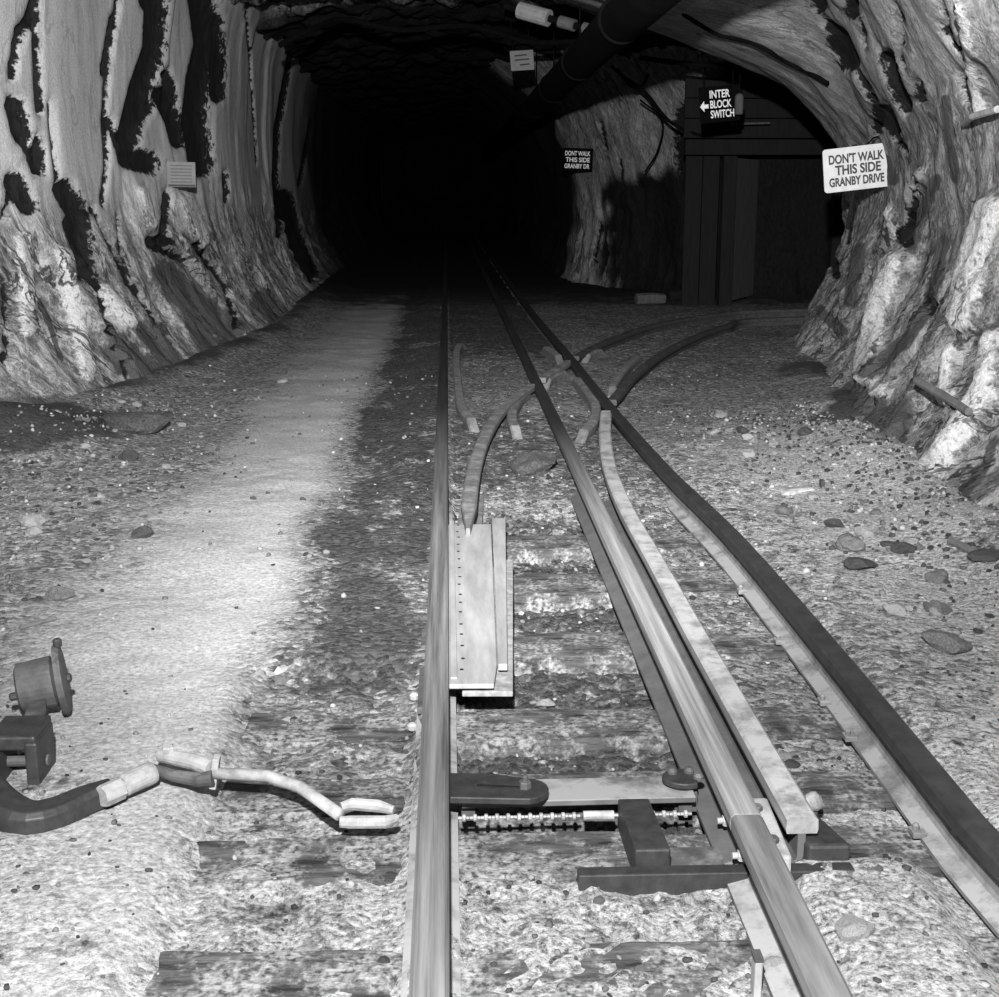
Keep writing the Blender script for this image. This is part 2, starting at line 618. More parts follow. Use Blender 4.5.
# ------------------------------------------------------------------ the rock walls
def resample_profile(prof, n):
    P = crom(prof, 0.02)
    s = np.linspace(0, len(P) - 1, n)
    return np.stack([np.interp(s, np.arange(len(P)), P[:, j]) for j in (0, 1)], axis=1)


def sweep_base(path, prof, outward):
    """outward: +1 rock lies to the right of the path's direction, -1 to the left."""
    P = np.array(path)
    T = np.gradient(P, axis=0)
    T /= np.linalg.norm(T, axis=1)[:, None]
    R = np.stack([T[:, 1], -T[:, 0]], axis=1) * outward
    nu, nv = len(P), len(prof)
    V = np.zeros((nu, nv, 3))
    V[:, :, 0] = P[:, None, 0] + R[:, None, 0] * prof[None, :, 0]
    V[:, :, 1] = P[:, None, 1] + R[:, None, 1] * prof[None, :, 0]
    V[:, :, 2] = prof[None, :, 1]
    Nn = np.zeros((nu, nv, 3))
    Nn[:, :, 0] = R[:, None, 0]
    Nn[:, :, 1] = R[:, None, 1]
    return V.reshape(-1, 3), Nn.reshape(-1, 3), nu, nv


def base_bvh(V, nu, nv):
    i = np.arange(nu * nv).reshape(nu, nv)[::1, ::1]
    F = np.stack([i[:-1, :-1].ravel(), i[1:, :-1].ravel(), i[1:, 1:].ravel(), i[:-1, 1:].ravel()], axis=1)
    return BVHTree.FromPolygons([tuple(p) for p in V], [tuple(f) for f in F])


def strokes_field(V, bvh, strokes):
    """strokes: [(picks, width)] surveyed on the wall; returns 1 on a stroke falling to 0 away from it."""
    f = np.zeros(len(V))
    for picks, w in strokes:
        pts, ws, ds = [], [], []
        for (px, py) in picks:
            hit = bvh.ray_cast(ORG, sight(px, py))
            if hit[0] is None:
                continue
            pts.append(np.array(hit[0]))
            ws.append(w * hit[3] / FOC)
            ds.append(np.array(sight(px, py)))
        if not pts:
            continue
        if len(pts) == 1:
            pts = pts * 2
            ws = ws * 2
            ds = ds * 2
        for k in range(len(pts) - 1):
            a, b = pts[k], pts[k + 1]
            s_ = ds[k] + ds[k + 1]
            s_ = s_ / np.linalg.norm(s_)             # the wall is seen at a slant: foreshorten along the sight line
            W = V - a
            dep = W @ s_
            W = W - dep[:, None] * s_
            ab = b - a
            dab = ab @ s_
            ab = ab - dab * s_
            L = max(1e-9, ab @ ab)
            t = np.clip((W @ ab) / L, 0, 1)
            d = np.linalg.norm(W - t[:, None] * ab, axis=1) + np.maximum(np.abs(dep - t * dab) - 1.2, 0)
            wd = ws[k] + (ws[k + 1] - ws[k]) * t
            f = np.maximum(f, 1 - d / np.maximum(wd, 0.02))
    return np.clip(f, 0, 1)


def lean(z, slant):
    """cleavage planes stand near upright above and run out along the drive towards the foot"""
    return slant * (0.5 * np.minimum(z, 3.5) + 1.3 * np.minimum(z - 1.25, 0))


_steps = np.random.RandomState(5).uniform(-1, 1, 512)


def terraces(t, sharp):
    i = np.floor(t).astype(int)
    f = t - i
    return _steps[i & 511] * (1 - sstep(1 - sharp, 1, f)) + _steps[(i + 1) & 511] * sstep(1 - sharp, 1, f)


def rock_disp(V, Nn, slant, amp, seed, along):
    """slaty cleavage standing on edge: stepped slabs along the wall, long up and down"""
    z = V[:, 2]
    s = along + lean(z, slant)
    w = 0.5 * fbm(np.stack([s * 0.7, z * 0.35, V[:, 0] * 0 + seed], axis=1), 3)
    low = sstep(1.7, 0.6, z)
    P1 = np.stack([s * 0.55, z * 0.22, V[:, 0] * 0 + seed], axis=1)
    P2 = np.stack([s * 3.2, z * 0.8, V[:, 0] * 0 + seed * 2], axis=1)
    P3 = np.stack([s * 10, z * 2.6, V[:, 0] * 0 + seed * 3], axis=1)
    d = 0.05 * fbm(P1, 2) + 0.03 * terraces(s * 0.8 + w + seed, 0.12) + (0.004 + 0.04 * low) * terraces(s * 3.7 + 2.2 * w + seed, 0.2)
    d = d + (0.003 + 0.05 * low) * ridged(P2, 3) + (0.003 + 0.02 * low) * fbm(P3, 3, 0.6)
    return d * amp


def make_wall(name, mat, path, prof, nv, outward, slant, seed, along, marks, amp=1.0, zk=0.3, lumps=0.0, lift=0.0, gloomf=None, roughf=None, flip=False):
    V, Nn, nu, nv = sweep_base(path, resample_profile(prof, nv), outward)
    d = rock_disp(V, Nn, slant, amp, seed, along(V))
    d = d + lumps * (0.6 * fbm(V * np.array([1.6, 1.6, 1.3]) + seed, 4) + 0.4 * terraces(1.9 * V[:, 2] + 1.1 * V[:, 1] + 1.5 * perlin(V * 0.9), 0.3))
    V[:, 2] += lift * sstep(10.2, 8.6, V[:, 1]) * sstep(1.9, 2.6, V[:, 2])
    fade = sstep(-0.05, 0.25, V[:, 2])
    V = V + Nn * (d * (0.4 + 0.6 * fade))[:, None]
    bvh = base_bvh(V, nu, nv)
    A = {}
    for k in ('bare', 'white', 'mud'):
        A[k] = strokes_field(V, bvh, marks.get(k, []))
    V = V + Nn * (0.07 * sstep(0.35, 0.8, A['bare']) - 0.05 * sstep(0.3, 0.7, A['white']))[:, None]
    s_ = along(V) + lean(V[:, 2], slant)
    flow = np.stack([s_, V[:, 2] * zk, V[:, 0] * 0.5 + seed], axis=1)
    A['painted_gloom'] = gloomf(V) if gloomf else np.zeros(len(V))
    A['rough'] = roughf(V) if roughf else np.ones(len(V))
    o, F = grid_mesh(name, V, nu, nv, mat, A, flip, flow)
    return o, base_bvh(V, nu, nv)


def densify(path, near, step, far_step):
    """resample a plan path, finely where near(p) is true"""
    P = crom(path, 0.01)
    out = [P[0]]
    acc = 0
    for k in range(1, len(P)):
        acc += np.linalg.norm(P[k] - P[k - 1])
        if acc >= (step if near(P[k]) else far_step):
            out.append(P[k])
            acc = 0
    return np.array(out)


LEFT_PROF = [(-.22, -.15), (0, .05), (.2, .38), (.36, .8), (.46, 1.3), (.5, 1.9), (.46, 2.5), (.4, 2.95), (.22, 3.3), (-.2, 3.55), (-1.0, 3.75)]
LEFT_PATH = [(-2.45, -2), (-2.5, 3), (-2.56, 6), (-2.5, 7.5), (-2.2, 8.7), (-1.86, 11.2), (-1.66, 13.5), (-1.72, 16), (-1.78, 23), (-1.75, 34), (-1.75, 46)]
left_marks = {
    'bare': [
        ([(37, 0), (30, 20), (20, 34)], 9), ([(20, 32), (13, 75)], 7), ([(37, 0), (38, 60), (41, 110)], 7),
        ([(16, 105), (24, 135)], 16), ([(25, 135), (38, 170)], 9), ([(40, 140), (43, 172)], 8), ([(16, 182), (30, 205)], 18),
        ([(66, 190), (82, 215), (85, 270)], 20), ([(72, 225), (92, 275)], 14),
        ([(119, 0), (109, 60), (105, 120), (108, 165), (103, 205)], 5), ([(113, 20), (104, 70)], 5), ([(110, 120), (125, 160)], 7),
        ([(158, 0), (156, 50), (142, 90), (130, 138)], 20), ([(148, 0), (162, 12)], 14), ([(132, 158), (150, 163)], 22),
        ([(203, 0), (209, 45), (201, 80), (196, 120), (203, 165)], 23), ([(216, 20), (221, 60), (219, 95)], 14), ([(163, 95), (175, 120), (180, 140)], 16), ([(150, 105), (140, 120)], 12), ([(168, 75), (174, 100)], 10),
        ([(165, 236), (168, 195)], 8), ([(150, 240), (175, 242)], 7), ([(247, 0), (252, 80), (257, 165)], 2.6), ([(226, 175), (228, 200)], 6),
        ([(296, 30), (288, 75), (278, 130), (276, 180), (281, 235)], 6.5), ([(330, 0), (306, 32)], 8), ([(328, 22), (300, 50)], 6),
        ([(285, 200), (300, 250), (310, 270)], 22), ([(330, 190), (335, 240)], 22), ([(345, 60), (352, 200)], 12), ([(312, 120), (300, 185)], 4), ([(322, 70), (318, 150)], 3.5),  # recess and far stretch in shade, painted dark with the bare rock
        ([(50, 105), (58, 180), (82, 258), (100, 300), (138, 395)], 4), ([(92, 205), (128, 280), (158, 322)], 4), ([(12, 190), (2, 226)], 4),
        ([(6, 285), (10, 370)], 5), ([(118, 215), (122, 255), (140, 290)], 3), ([(195, 245), (225, 285), (240, 330)], 5), ([(150, 245), (190, 262)], 6)],
    'white': [([(20, 240), (25, 330)], 14), ([(62, 255), (75, 330), (85, 370)], 14), ([(100, 290), (128, 320)], 14), ([(185, 200), (200, 240)], 14), ([(140, 190), (150, 225)], 8)],
    'mud': [([(165, 275), (190, 300), (232, 330)], 26), ([(118, 350), (165, 385)], 30), ([(150, 330), (180, 380)], 22), ([(105, 400), (70, 410), (10, 410)], 26),
            ([(40, 300), (62, 360)], 5), ([(210, 345), (238, 352)], 16), ([(262, 300), (285, 325)], 20), ([(180, 285), (205, 345)], 18)],
}
wall_left, bvh_left = make_wall(
    'wall_left', M['rock_left'], densify(LEFT_PATH, lambda p: 5.5 < p[1] < 17, 0.035, 0.14), LEFT_PROF, 120, -1, 0.30, 1.7,
    lambda V: V[:, 1], left_marks,
    gloomf=lambda V: sstep(17.5, 24, V[:, 1] + 0.6 * perlin(V * 1.3)),
    roughf=lambda V: np.clip(sstep(1.55, 0.85, V[:, 2]) + sstep(11.8, 12.8, V[:, 1]) * 0.1 + sstep(8.3, 7.6, V[:, 1]) * .4, 0, 1), flip=True)

RIGHT_PROF = [(-.26, -.15), (0, .05), (.2, .42), (.35, .9), (.41, 1.3), (.36, 1.7), (.16, 2.0), (-.15, 2.28), (-.7, 2.52), (-1.4, 2.8), (-2.4, 3.15)]
RIGHT_PATH = [(2.2, -2), (2.1, 3), (2.06, 5.2), (2.12, 6.4), (2.42, 8.0), (2.74, 9.6), (2.92, 11.0), (3.2, 11.9), (4.2, 12.35), (6, 12.5), (9.5, 12.5)]
right_marks = {
    'bare': [
        ([(835, 38), (846, 62)], 19.2), ([(826, 24), (833, 30)], 9.6), ([(884, 55), (890, 80), (903, 106)], 12.8), ([(916, 86), (917, 98)], 9.6),
        ([(864, 80), (866, 95)], 6.4), ([(872, 100), (875, 130)], 8.0), ([(884, 110), (892, 130)], 11.2), ([(953, 0), (962, 30), (966, 52)], 8.0),  # stroke over the right corner of the sign paints shade
        ([(938, 0), (948, 40), (966, 58)], 4.8), ([(964, 82), (968, 98)], 9.6), ([(919, 178), (912, 200), (907, 228)], 8.0), ([(905, 230), (904, 242)], 11.2),
        ([(816, 0), (818, 6)], 12.8), ([(847, 0), (848, 12)], 12.8), ([(832, 262), (834, 276)], 8.0), ([(940, 30), (940, 36)], 6.4), ([(860, 20), (862, 40)], 4.8),
        ([(897, 0), (900, 60)], 4.0), ([(850, 60), (880, 120), (905, 150)], 5.6), ([(925, 300), (926, 320)], 6.4)],
    'white': [([(893, 262), (882, 300), (866, 372)], 20), ([(992, 210), (975, 262), (965, 315)], 25), ([(985, 395), (955, 440), (932, 470)], 22),
              ([(925, 170), (915, 195)], 8), ([(890, 210), (900, 240)], 6), ([(995, 340), (990, 380)], 18), ([(955, 350), (948, 400)], 12), ([(965, 0), (985, 110)], 7), ([(880, 395), (890, 385)], 8)],
    'mud': [([(905, 345), (930, 300), (945, 240)], 12), ([(872, 372), (900, 345)], 12), ([(996, 440), (975, 480), (955, 500)], 11), ([(850, 395), (895, 425)], 26),
            ([(905, 410), (890, 445)], 20), ([(885, 160), (893, 180)], 10), ([(860, 250), (850, 300)], 14), ([(820, 310), (840, 330)], 10), ([(945, 100), (955, 180)], 8), ([(910, 250), (935, 180)], 10)],
}
wall_right, bvh_right = make_wall(
    'wall_right', M['rock_right'], densify(RIGHT_PATH, lambda p: p[1] > 4 and p[0] < 4.4, 0.035, 0.14), RIGHT_PROF, 130, 1, 0.32, 9.1,
    lambda V: V[:, 1] + 0.6 * V[:, 0], right_marks, amp=0.9, zk=0.62, lumps=0.075, lift=0.42,
    gloomf=lambda V: np.maximum(sstep(3.5, 4.0, V[:, 0]) * sstep(11.6, 12.0, V[:, 1]), 0),
    roughf=lambda V: np.clip(0.45 + sstep(2.2, 1.2, V[:, 2]), 0, 1))

FAR_PROF = [(-.22, -.15), (0, .05), (.12, .42), (.2, .9), (.2, 1.4), (.1, 1.8), (-.08, 2.2), (-.3, 2.6), (-.7, 3.0), (-1.3, 3.4), (-2.0, 3.65)]
FAR_PATH = [(9.5, 16.9), (6, 16.8), (4.2, 16.9), (3.4, 17.2), (2.85, 18.2), (2.3, 19.4), (1.98, 20.4), (1.82, 21.6), (1.78, 24), (1.75, 34), (1.75, 46)]
far_marks = {
    'bare': [([(655, 200), (660, 280)], 30), ([(690, 120), (700, 290)], 34), ([(625, 215), (632, 280)], 14), ([(600, 120), (606, 150)], 3), ([(601, 220), (594, 262)], 3),  # strokes beside the pillar paint the shade right of its lit ridge
             ([(620, 160), (622, 190)], 3), ([(640, 190), (660, 190)], 10), ([(630, 290), (700, 298)], 14), ([(760, 100), (820, 140)], 40), ([(545, 120), (548, 260)], 16)],
    'white': [],
    'mud': [([(650, 250), (720, 260)], 22)],
}
wall_far, bvh_far = make_wall(
    'wall_branch', M['rock_right'], densify(FAR_PATH, lambda p: p[1] < 22.5 and p[0] < 6.5, 0.05, 0.2), FAR_PROF, 90, 1, -0.12, 4.4,
    lambda V: V[:, 1] - V[:, 0], far_marks, amp=1.25, zk=0.45, lumps=0.07,
    gloomf=lambda V: np.maximum(sstep(20.9, 21.8, V[:, 1] + .5 * perlin(V * 2)), np.maximum(sstep(3.1, 3.5, V[:, 0] + .3 * perlin(V * 2)), sstep(2.25, 2.45, V[:, 0] + .2 * perlin(V * 3)) * sstep(1.75, 1.5, V[:, 2] + .25 * perlin(V * 3)))),  # paints the unlit side of the pillar and the dark of both drives
    roughf=lambda V: np.full(len(V), 0.8))


def make_ceiling():
    xs = np.concatenate([np.arange(-2.6, 4.2, 0.07), np.arange(4.2, 9.6, 0.25)])
    ys = np.concatenate([np.arange(-2, 10, 0.2), np.arange(10, 22, 0.08), np.arange(22, 46.2, 0.3)])
    X, Y = np.meshgrid(xs, ys, indexing='ij')
    V = np.stack([X.ravel(), Y.ravel(), np.zeros(X.size)], axis=1)
    z = 3.5 - 0.05 * V[:, 0] ** 2 * (V[:, 0] < 2.2) - 0.25 * (V[:, 0] >= 2.2)
    z += -0.12 * ridged(np.stack([V[:, 0] * 1.1, V[:, 1] * 0.8, V[:, 0] * 0 + 3], axis=1), 3) + 0.07 * fbm(V * 3.1, 3)
    V[:, 2] = z
    A = {'bare': 0.45 + 0.5 * perlin(V * 1.2), 'white': np.zeros(len(V)), 'mud': np.zeros(len(V)), 'rough': np.ones(len(V)),
         'painted_gloom': np.maximum(sstep(13.0, 15.5, V[:, 1] + perlin(V * 1.5)), 0.35)}
    grid_mesh('ceiling', V, len(xs), len(ys), M['rock_left'], A, True, V * np.array([1, .4, 1]))


make_ceiling()
# near-black walls standing in for the unlit ends of the drives
M['unlit_rock'] = simple('unlit_country_rock', 0.003, 0.008, 3, 0.95, 0, 0.5, spec=0.02)  # near-black colour stands in for the lack of light at the ends
MB().box((0.1, 46.0, 1.7), (4.6, 0.3, 4.4)).build('gloom_wall_back', M['unlit_rock'])['kind'] = 'structure'
MB().box((9.4, 14.7, 1.7), (0.3, 5.2, 4.4)).build('gloom_wall_side', M['unlit_rock'])['kind'] = 'structure'
MB().box((3.4, -2.05, 1.7), (14, 0.3, 4.4)).build('gloom_wall_front', M['unlit_rock'])['kind'] = 'structure'

# ------------------------------------------------------------------ rail lines (plan), surveyed on the running surface
ZT = 0.12
def line(picks, z=ZT):
    return [(p.x, p.y) for p in (G(a, b, z) for a, b in picks)]


X_L = -0.040
X_M = 0.600
rail_L = [(X_L, 0.6), (X_L, 45)]
JOINT_Y = G(750, 814, ZT).y
rail_M_near = [(X_M, 0.6), (X_M, JOINT_Y - 0.003)]
rail_M_far = [(X_M, JOINT_Y + 0.003), (X_M, 45)]
rail_R = [(1.10, 0.6), (1.10, 1.5)] + line([(990, 836), (958, 800), (826, 640), (733, 533), (664, 466), (608, 403), (570, 356)]) + [(0.93, 12.2), (0.91, 15), (0.90, 20), (0.90, 32), (0.90, 45)]
lineA = line([(468, 528), (470, 493), (476, 460), (486, 432), (500, 410), (515, 396), (533, 383.5), (548, 373), (563, 364), (575, 356), (602, 342), (635, 329.5), (661, 322.5), (704, 315), (757, 310)])
lineA += [(lineA[-1][0] + 1.5, lineA[-1][1] + .25), (8.8, lineA[-1][1] + .35)]
lineB = line([(803, 817), (737, 702), (691, 622), (655, 557), (627, 508), (611, 470), (605.5, 440), (606, 413), (609, 403), (620, 390), (636, 372), (658, 355), (681, 342), (704, 332), (727, 324.5), (757, 318.5)])
lineB += [(lineB[-1][0] + 1.5, lineB[-1][1] + .3), (8.8, lineB[-1][1] + .45)]

HEAD = [(-.0275, .083), (-.0295, .092), (-.0285, .113), (-.022, .12), (.022, .12), (.0285, .113), (.0295, .092), (.0275, .083)]
WEB = [(-.052, 0), (-.052, .009), (-.012, .02), (-.008, .03), (-.008, .0829), (.008, .0829), (.008, .03), (.012, .02), (.052, .009), (.052, 0)]
LOWHEAD = [(-.026, .07), (-.028, .078), (-.027, .094), (-.021, .1), (.021, .1), (.027, .094), (.028, .078), (.026, .07)]


HEAD = [(o * 1.13, z) for o, z in HEAD]


def make_rail(name, pts, label, group=None, head='head_steel', side='rail_side', z0=0.0, step=0.12):
    P = [tuple(p) for p in crom(pts, step)] if len(pts) > 2 else [tuple(pts[0]), tuple(pts[1])]
    mid = P[len(P) // 2]
    t = thing(name, (P[0][0], P[0][1], z0), label, 'rail', group)
    MB().sweep(P, HEAD, z0).build('rail_head', M[head], t, smooth=False)
    MB().sweep(P, WEB, z0).build('rail_web', M[side], t)
    return t, P


def cut(pts, x0=None, y0=-1e9, y1=1e9, step=0.02):
    P = crom(pts, step)
    return [tuple(p) for p in P if y0 <= p[1] <= y1]


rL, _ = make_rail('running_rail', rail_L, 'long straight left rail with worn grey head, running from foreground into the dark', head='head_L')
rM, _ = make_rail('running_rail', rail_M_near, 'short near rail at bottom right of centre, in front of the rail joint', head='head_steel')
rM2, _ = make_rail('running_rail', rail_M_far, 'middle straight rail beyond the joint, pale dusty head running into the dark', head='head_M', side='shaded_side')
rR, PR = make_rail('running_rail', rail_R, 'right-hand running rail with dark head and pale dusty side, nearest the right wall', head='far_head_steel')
# where the turnout rails meet the straight ones
PRa = np.array(PR)


def gap_x(y):
    return np.interp(y, PRa[:, 1], PRa[:, 0])


def split_at_rails(pts, keep):
    """cut a turnout line into runs that stop 55 mm short of the straight rails"""
    P = crom(pts, 0.02)
    runs, cur = [], []
    for p in P:
        near = abs(p[0] - X_M) < keep or abs(p[0] - gap_x(p[1])) < keep
        if near:
            if len(cur) > 3:
                runs.append(cur)
            cur = []
        else:
            cur.append(tuple(p))
    if len(cur) > 3:
        runs.append(cur)
    return [r[::4] + [r[-1]] for r in runs]


def run_rail(name, P, label, head='turnout_steel', side='turnout_steel', z0=0.0, group=None, tip=0):
    t = thing(name, (P[0][0], P[0][1], z0), label, 'rail', group)
    wf = [0.25 + 0.75 * min(1, k / tip) for k in range(len(P))] if tip else None
    MB().sweep(P, HEAD, z0, wf).build('rail_head', M[head], t)
    MB().sweep(P, WEB, z0, wf).build('rail_web', M[side], t)
    return t


runsA = split_at_rails(lineA, 0.036)
labA = ['curved turnout rail rising from the switch plate to the middle rail', 'short turnout rail piece between the middle and right rails at the crossing',
        'farther curved turnout rail beyond the crossing, bending right into the side drive']
for k, r in enumerate(runsA[:3]):
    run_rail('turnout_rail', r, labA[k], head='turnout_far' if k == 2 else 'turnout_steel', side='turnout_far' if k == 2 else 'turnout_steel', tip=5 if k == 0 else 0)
# the second turnout line runs close beside the middle rail, so only the right rail cuts it
PB = crom(lineB, 0.02)
cross = [k for k, p in enumerate(PB) if abs(p[0] - gap_x(p[1])) < 0.036 and p[1] > 6]
kb0, kb1 = (cross[0], cross[-1]) if cross else (len(PB) // 2, len(PB) // 2)
run_rail('turnout_rail', [tuple(p) for p in PB[:kb0:4]], 'pale dusty turnout rail close along the right of the middle rail, cut end nearest', 'dusty_head', 'shaded_side')
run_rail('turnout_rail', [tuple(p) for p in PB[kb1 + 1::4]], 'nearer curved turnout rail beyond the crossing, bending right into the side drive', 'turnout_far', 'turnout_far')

# check and wing rails: low, both ends bent away
wings = [
    ([(466, 341), (458, 346), (456.5, 362), (458, 381), (461, 402), (467, 413), (477, 423)], 'check_rail', 'short check rail with bent ends just right of the long left rail'),
    ([(520, 431), (513, 421), (513, 408), (520, 396), (531, 388)], 'wing_rail', 'hooked wing rail below the first crossing, left of the middle rail'),
    ([(543, 382), (552, 375), (565, 369.5), (572, 367.5)], 'wing_rail', 'short wing rail between middle and right rails, below the turnout rail piece'),
    ([(583, 357), (592, 351.5), (606, 346.5)], 'wing_rail', 'stub wing rail beyond the right rail, under the farther turnout rail'),
    ([(543, 344), (552, 350), (562, 357.5)], 'wing_rail', 'wing rail lying along the left of the right rail beyond the crossing'),
    ([(574, 374), (585, 386), (594, 399), (596, 408), (592, 421), (577, 435)], 'wing_rail', 'bent wing rail at the second crossing, left of the right rail'),
    ([(641, 353), (628, 364), (616, 379), (611, 390)], 'check_rail', 'check rail hugging the left of the nearer curved turnout rail beyond the crossing'),
]
for picks, nm, lab in wings:
    P = [tuple(p) for p in crom(line(picks, 0.1), 0.06)]
    t = thing(nm, (P[0][0], P[0][1], 0), lab, 'rail')
    L_ = len(P)
    P = [(p[0], p[1], -0.075 * max(0, 1 - min(k, L_ - 1 - k) / 3.0)) for k, p in enumerate(P)]
    MB().sweep(P, [(-.029, .055), (-.03, .088), (-.022, .1), (.022, .1), (.03, .088), (.029, .055)]).build('rail_head', M['turnout_steel'], t)
    MB().sweep(P, [(-.04, 0), (-.026, .012), (-.024, .0549), (.024, .0549), (.026, .012), (.04, 0)]).build('rail_web', M['turnout_steel'], t)

# ------------------------------------------------------------------ floor
TIES = [(541, .24), (583, .26), (643, .24), (722, .21), (789, .2), (852, .2), (978, .24)]
TIE_Y = [G(560, a, 0).y for a, w in TIES]
left_b = np.array(crom(LEFT_PATH, 0.05))
right_b = np.array(crom(RIGHT_PATH, 0.05))
FLOOR_STEP = 0.025


def dist_to(P, line_):
    L = line_[::2]
    out = np.full(len(P), 1e9)
    for a in range(0, len(P), 20000):
        d = np.linalg.norm(P[a:a + 20000, None, :] - L[None], axis=2)
        out[a:a + 20000] = d.min(axis=1)
    return out


def gauss(P, px, py, rx, ry, z=0.03):
    c = G(px, py, z)
    return np.exp(-((P[:, 0] - c.x) / rx) ** 2 - ((P[:, 1] - c.y) / ry) ** 2)


def floor_height(P):
    x, y = P[:, 0], P[:, 1]
    P3 = np.stack([x, y, x * 0], axis=1)
    h = 0.03 + 0.014 * fbm(P3 * 1.6, 3) + 0.004 * fbm(P3 * 11, 3)
    rr = np.interp(y, PRa[:, 1], PRa[:, 0])
    # sunken bed between the rails, near
    nearb = sstep(6.0, 5.3, y)
    inb = sstep(X_L + 0.02, X_L + 0.06, x) * sstep(rr + 0.04, rr + 0.01, x)
    bed = -0.055 + 0.016 * fbm(P3 * 9, 3) + 0.014 * fbm(P3 * 30, 2)
    east = sstep(0.64, 0.72, x)                     # right of the middle rail the bed is filled higher
    bed = bed * (1 - east) + east * (-0.018 + 0.010 * fbm(P3 * 9, 3))
    fore = sstep(2.47, 2.38, y) * 0.05 * sstep(1.0, 0.9, x)
    h = h * (1 - nearb * inb) + (bed + fore) * nearb * inb
    h = h + (1 - nearb) * (0.035 - 0.02 * inb) * sstep(-0.4, -0.2, x)
    # left shoulder beside the left rail where the sleeper ends show
    lsh = sstep(-0.62, -0.5, x) * sstep(X_L - 0.01, X_L - 0.08, x) * sstep(3.65, 3.5, y)
    h = h * (1 - lsh) + lsh * (-0.012 + 0.014 * fbm(P3 * 8, 3))
    h += 0.035 * sstep(rr + 0.03, rr + 0.12, x) * sstep(0.9, 1.0, x) * sstep(8, 6, y) - 0.03 * sstep(rr - .4, rr + 0.1, x) * sstep(6.5, 8, y)
    dl, dr = dist_to(P[:, :2], left_b), dist_to(P[:, :2], right_b)
    h += 0.09 * np.exp(-(dl / 0.25) ** 2) + 0.07 * np.exp(-(dr / 0.25) ** 2)
    h += 0.18 * gauss(P, 25, 445, .45, .5) + 0.1 * gauss(P, 895, 415, .3, .5) - 0.05 * gauss(P, 845, 432, .2, .25)
    h += 0.06 * gauss(P, 980, 560, .3, .5)
    return h, dl, dr, inb, nearb, rr


def make_floor():
    xs = np.concatenate([np.arange(-3.4, -2.4, 0.06), np.arange(-2.4, 2.9, FLOOR_STEP), np.arange(2.9, 4.6, 0.06), np.arange(4.6, 9.6, 0.3)])
    ys = np.concatenate([np.arange(-2, 1.6, 0.2), np.arange(1.6, 6.6, FLOOR_STEP), np.arange(6.6, 13, 0.05), np.arange(13, 22, 0.1), np.arange(22, 46.2, 0.4)])
    X, Y = np.meshgrid(xs, ys, indexing='ij')
    P = np.stack([X.ravel(), Y.ravel()], axis=1)
    h, dl, dr, inb, nearb, rr = floor_height(P)
    x, y = P[:, 0], P[:, 1]
    P3 = np.stack([x, y, x * 0], axis=1)
    V = np.stack([x, y, h], axis=1)
    wob = 0.09 * fbm(P3 * 0.9, 3)
    # the walkway: pale trodden dust left of the track
    dust = sstep(-0.50, -0.72, x + wob) * (1 - 0.9 * sstep(-0.85, -1.55, x + 2 * wob)) * sstep(1.6, 3.2, y)
    dust = np.maximum(dust, 0.5 * sstep(-1.0, -0.6, x) * sstep(-0.5, -0.62, x + wob))
    # oily ballast along the left rail, from the sleeper ends on
    oil = sstep(-0.62, -0.42, x + 1.4 * wob) * sstep(X_L + 0.0, X_L - 0.05, x) * sstep(3.3, 3.5, y + .5 * wob)
    oil = oil * (0.72 + 0.5 * fbm(P3 * np.array([3.2, 1.6, 1]) + 4.4, 3) - 0.25 * sstep(-0.2, -0.08, x) * sstep(5.4, 4.6, y) + 0.15 * sstep(6, 7.5, y))
    oil = np.maximum(oil, 0.62 * inb * nearb * sstep(2.42, 2.5, y) * (1 - 0.45 * sstep(0.62, 0.7, x)))
    oil = np.maximum(oil, 0.5 * inb * (1 - nearb) * sstep(9, 7.5, y) + 0.7 * inb * (1 - nearb) * sstep(8.5, 12, y))
    oil = np.maximum(oil, 0.42 * sstep(1.2, 1.5, x) * sstep(7.5, 10, y))
    oil = np.maximum(oil, 0.45 * gauss(P, 300, 950, .22, .2) + 0.3 * gauss(P, 250, 890, .2, .1))
    oil = np.maximum(oil, 0.5 * gauss(P, 50, 790, .3, .14) + 0.5 * gauss(P, 10, 950, .25, .08))
    oil = np.maximum(oil, 0.55 * gauss(P, 980, 575, .25, .3) + 0.4 * gauss(P, 20, 510, .35, .3))
    mud = 1.3 * gauss(P, 35, 437, .6, .75) + 1.3 * gauss(P, 892, 425, .32, .75) + 0.9 * gauss(P, 840, 432, .25, .22) + 0.7 * gauss(P, 820, 378, .45, .8)
    mud = np.maximum(mud, 0.6 * np.exp(-(dl / 0.3) ** 2) * sstep(7, 9, y))
    mud = np.maximum(mud, 0.6 * sstep(14, 17, y))  # floor of the deep drive painted dark for its lack of light
    mud = np.maximum(mud, 0.35 * gauss(P, 800, 650, .5, .3))
    flour = 0.28 + 0.35 * sstep(3.4, 2.4, y) + 0.6 * np.exp(-(dr / 0.85) ** 2) * sstep(8.5, 6.5, y) + 0.25 * sstep(-1.3, -1.8, x) * sstep(7, 5.5, y)
    flour += 0.25 * gauss(P, 545, 415, .35, .6) - 0.25 * sstep(8, 12, y) + 0.25 * gauss(P, 545, 500, .3, .12)
    painted_gloom = sstep(14.5, 20, y + 1.5 * wob) * 0.95  # floor blackens with depth, standing in for the fading light
    core = 0.5 * np.exp(-((x + 0.71 + .6 * wob) / 0.22) ** 2)       # palest strip along the middle of the walkway
    A = {'core': core, 'dust': dust, 'oil': oil, 'mud': mud, 'flour': flour, 'painted_gloom': painted_gloom}
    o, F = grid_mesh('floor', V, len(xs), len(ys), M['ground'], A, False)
    return o


floor = make_floor()
dg = bpy.context.evaluated_depsgraph_get()
bvh_floor = BVHTree.FromObject(floor, dg)


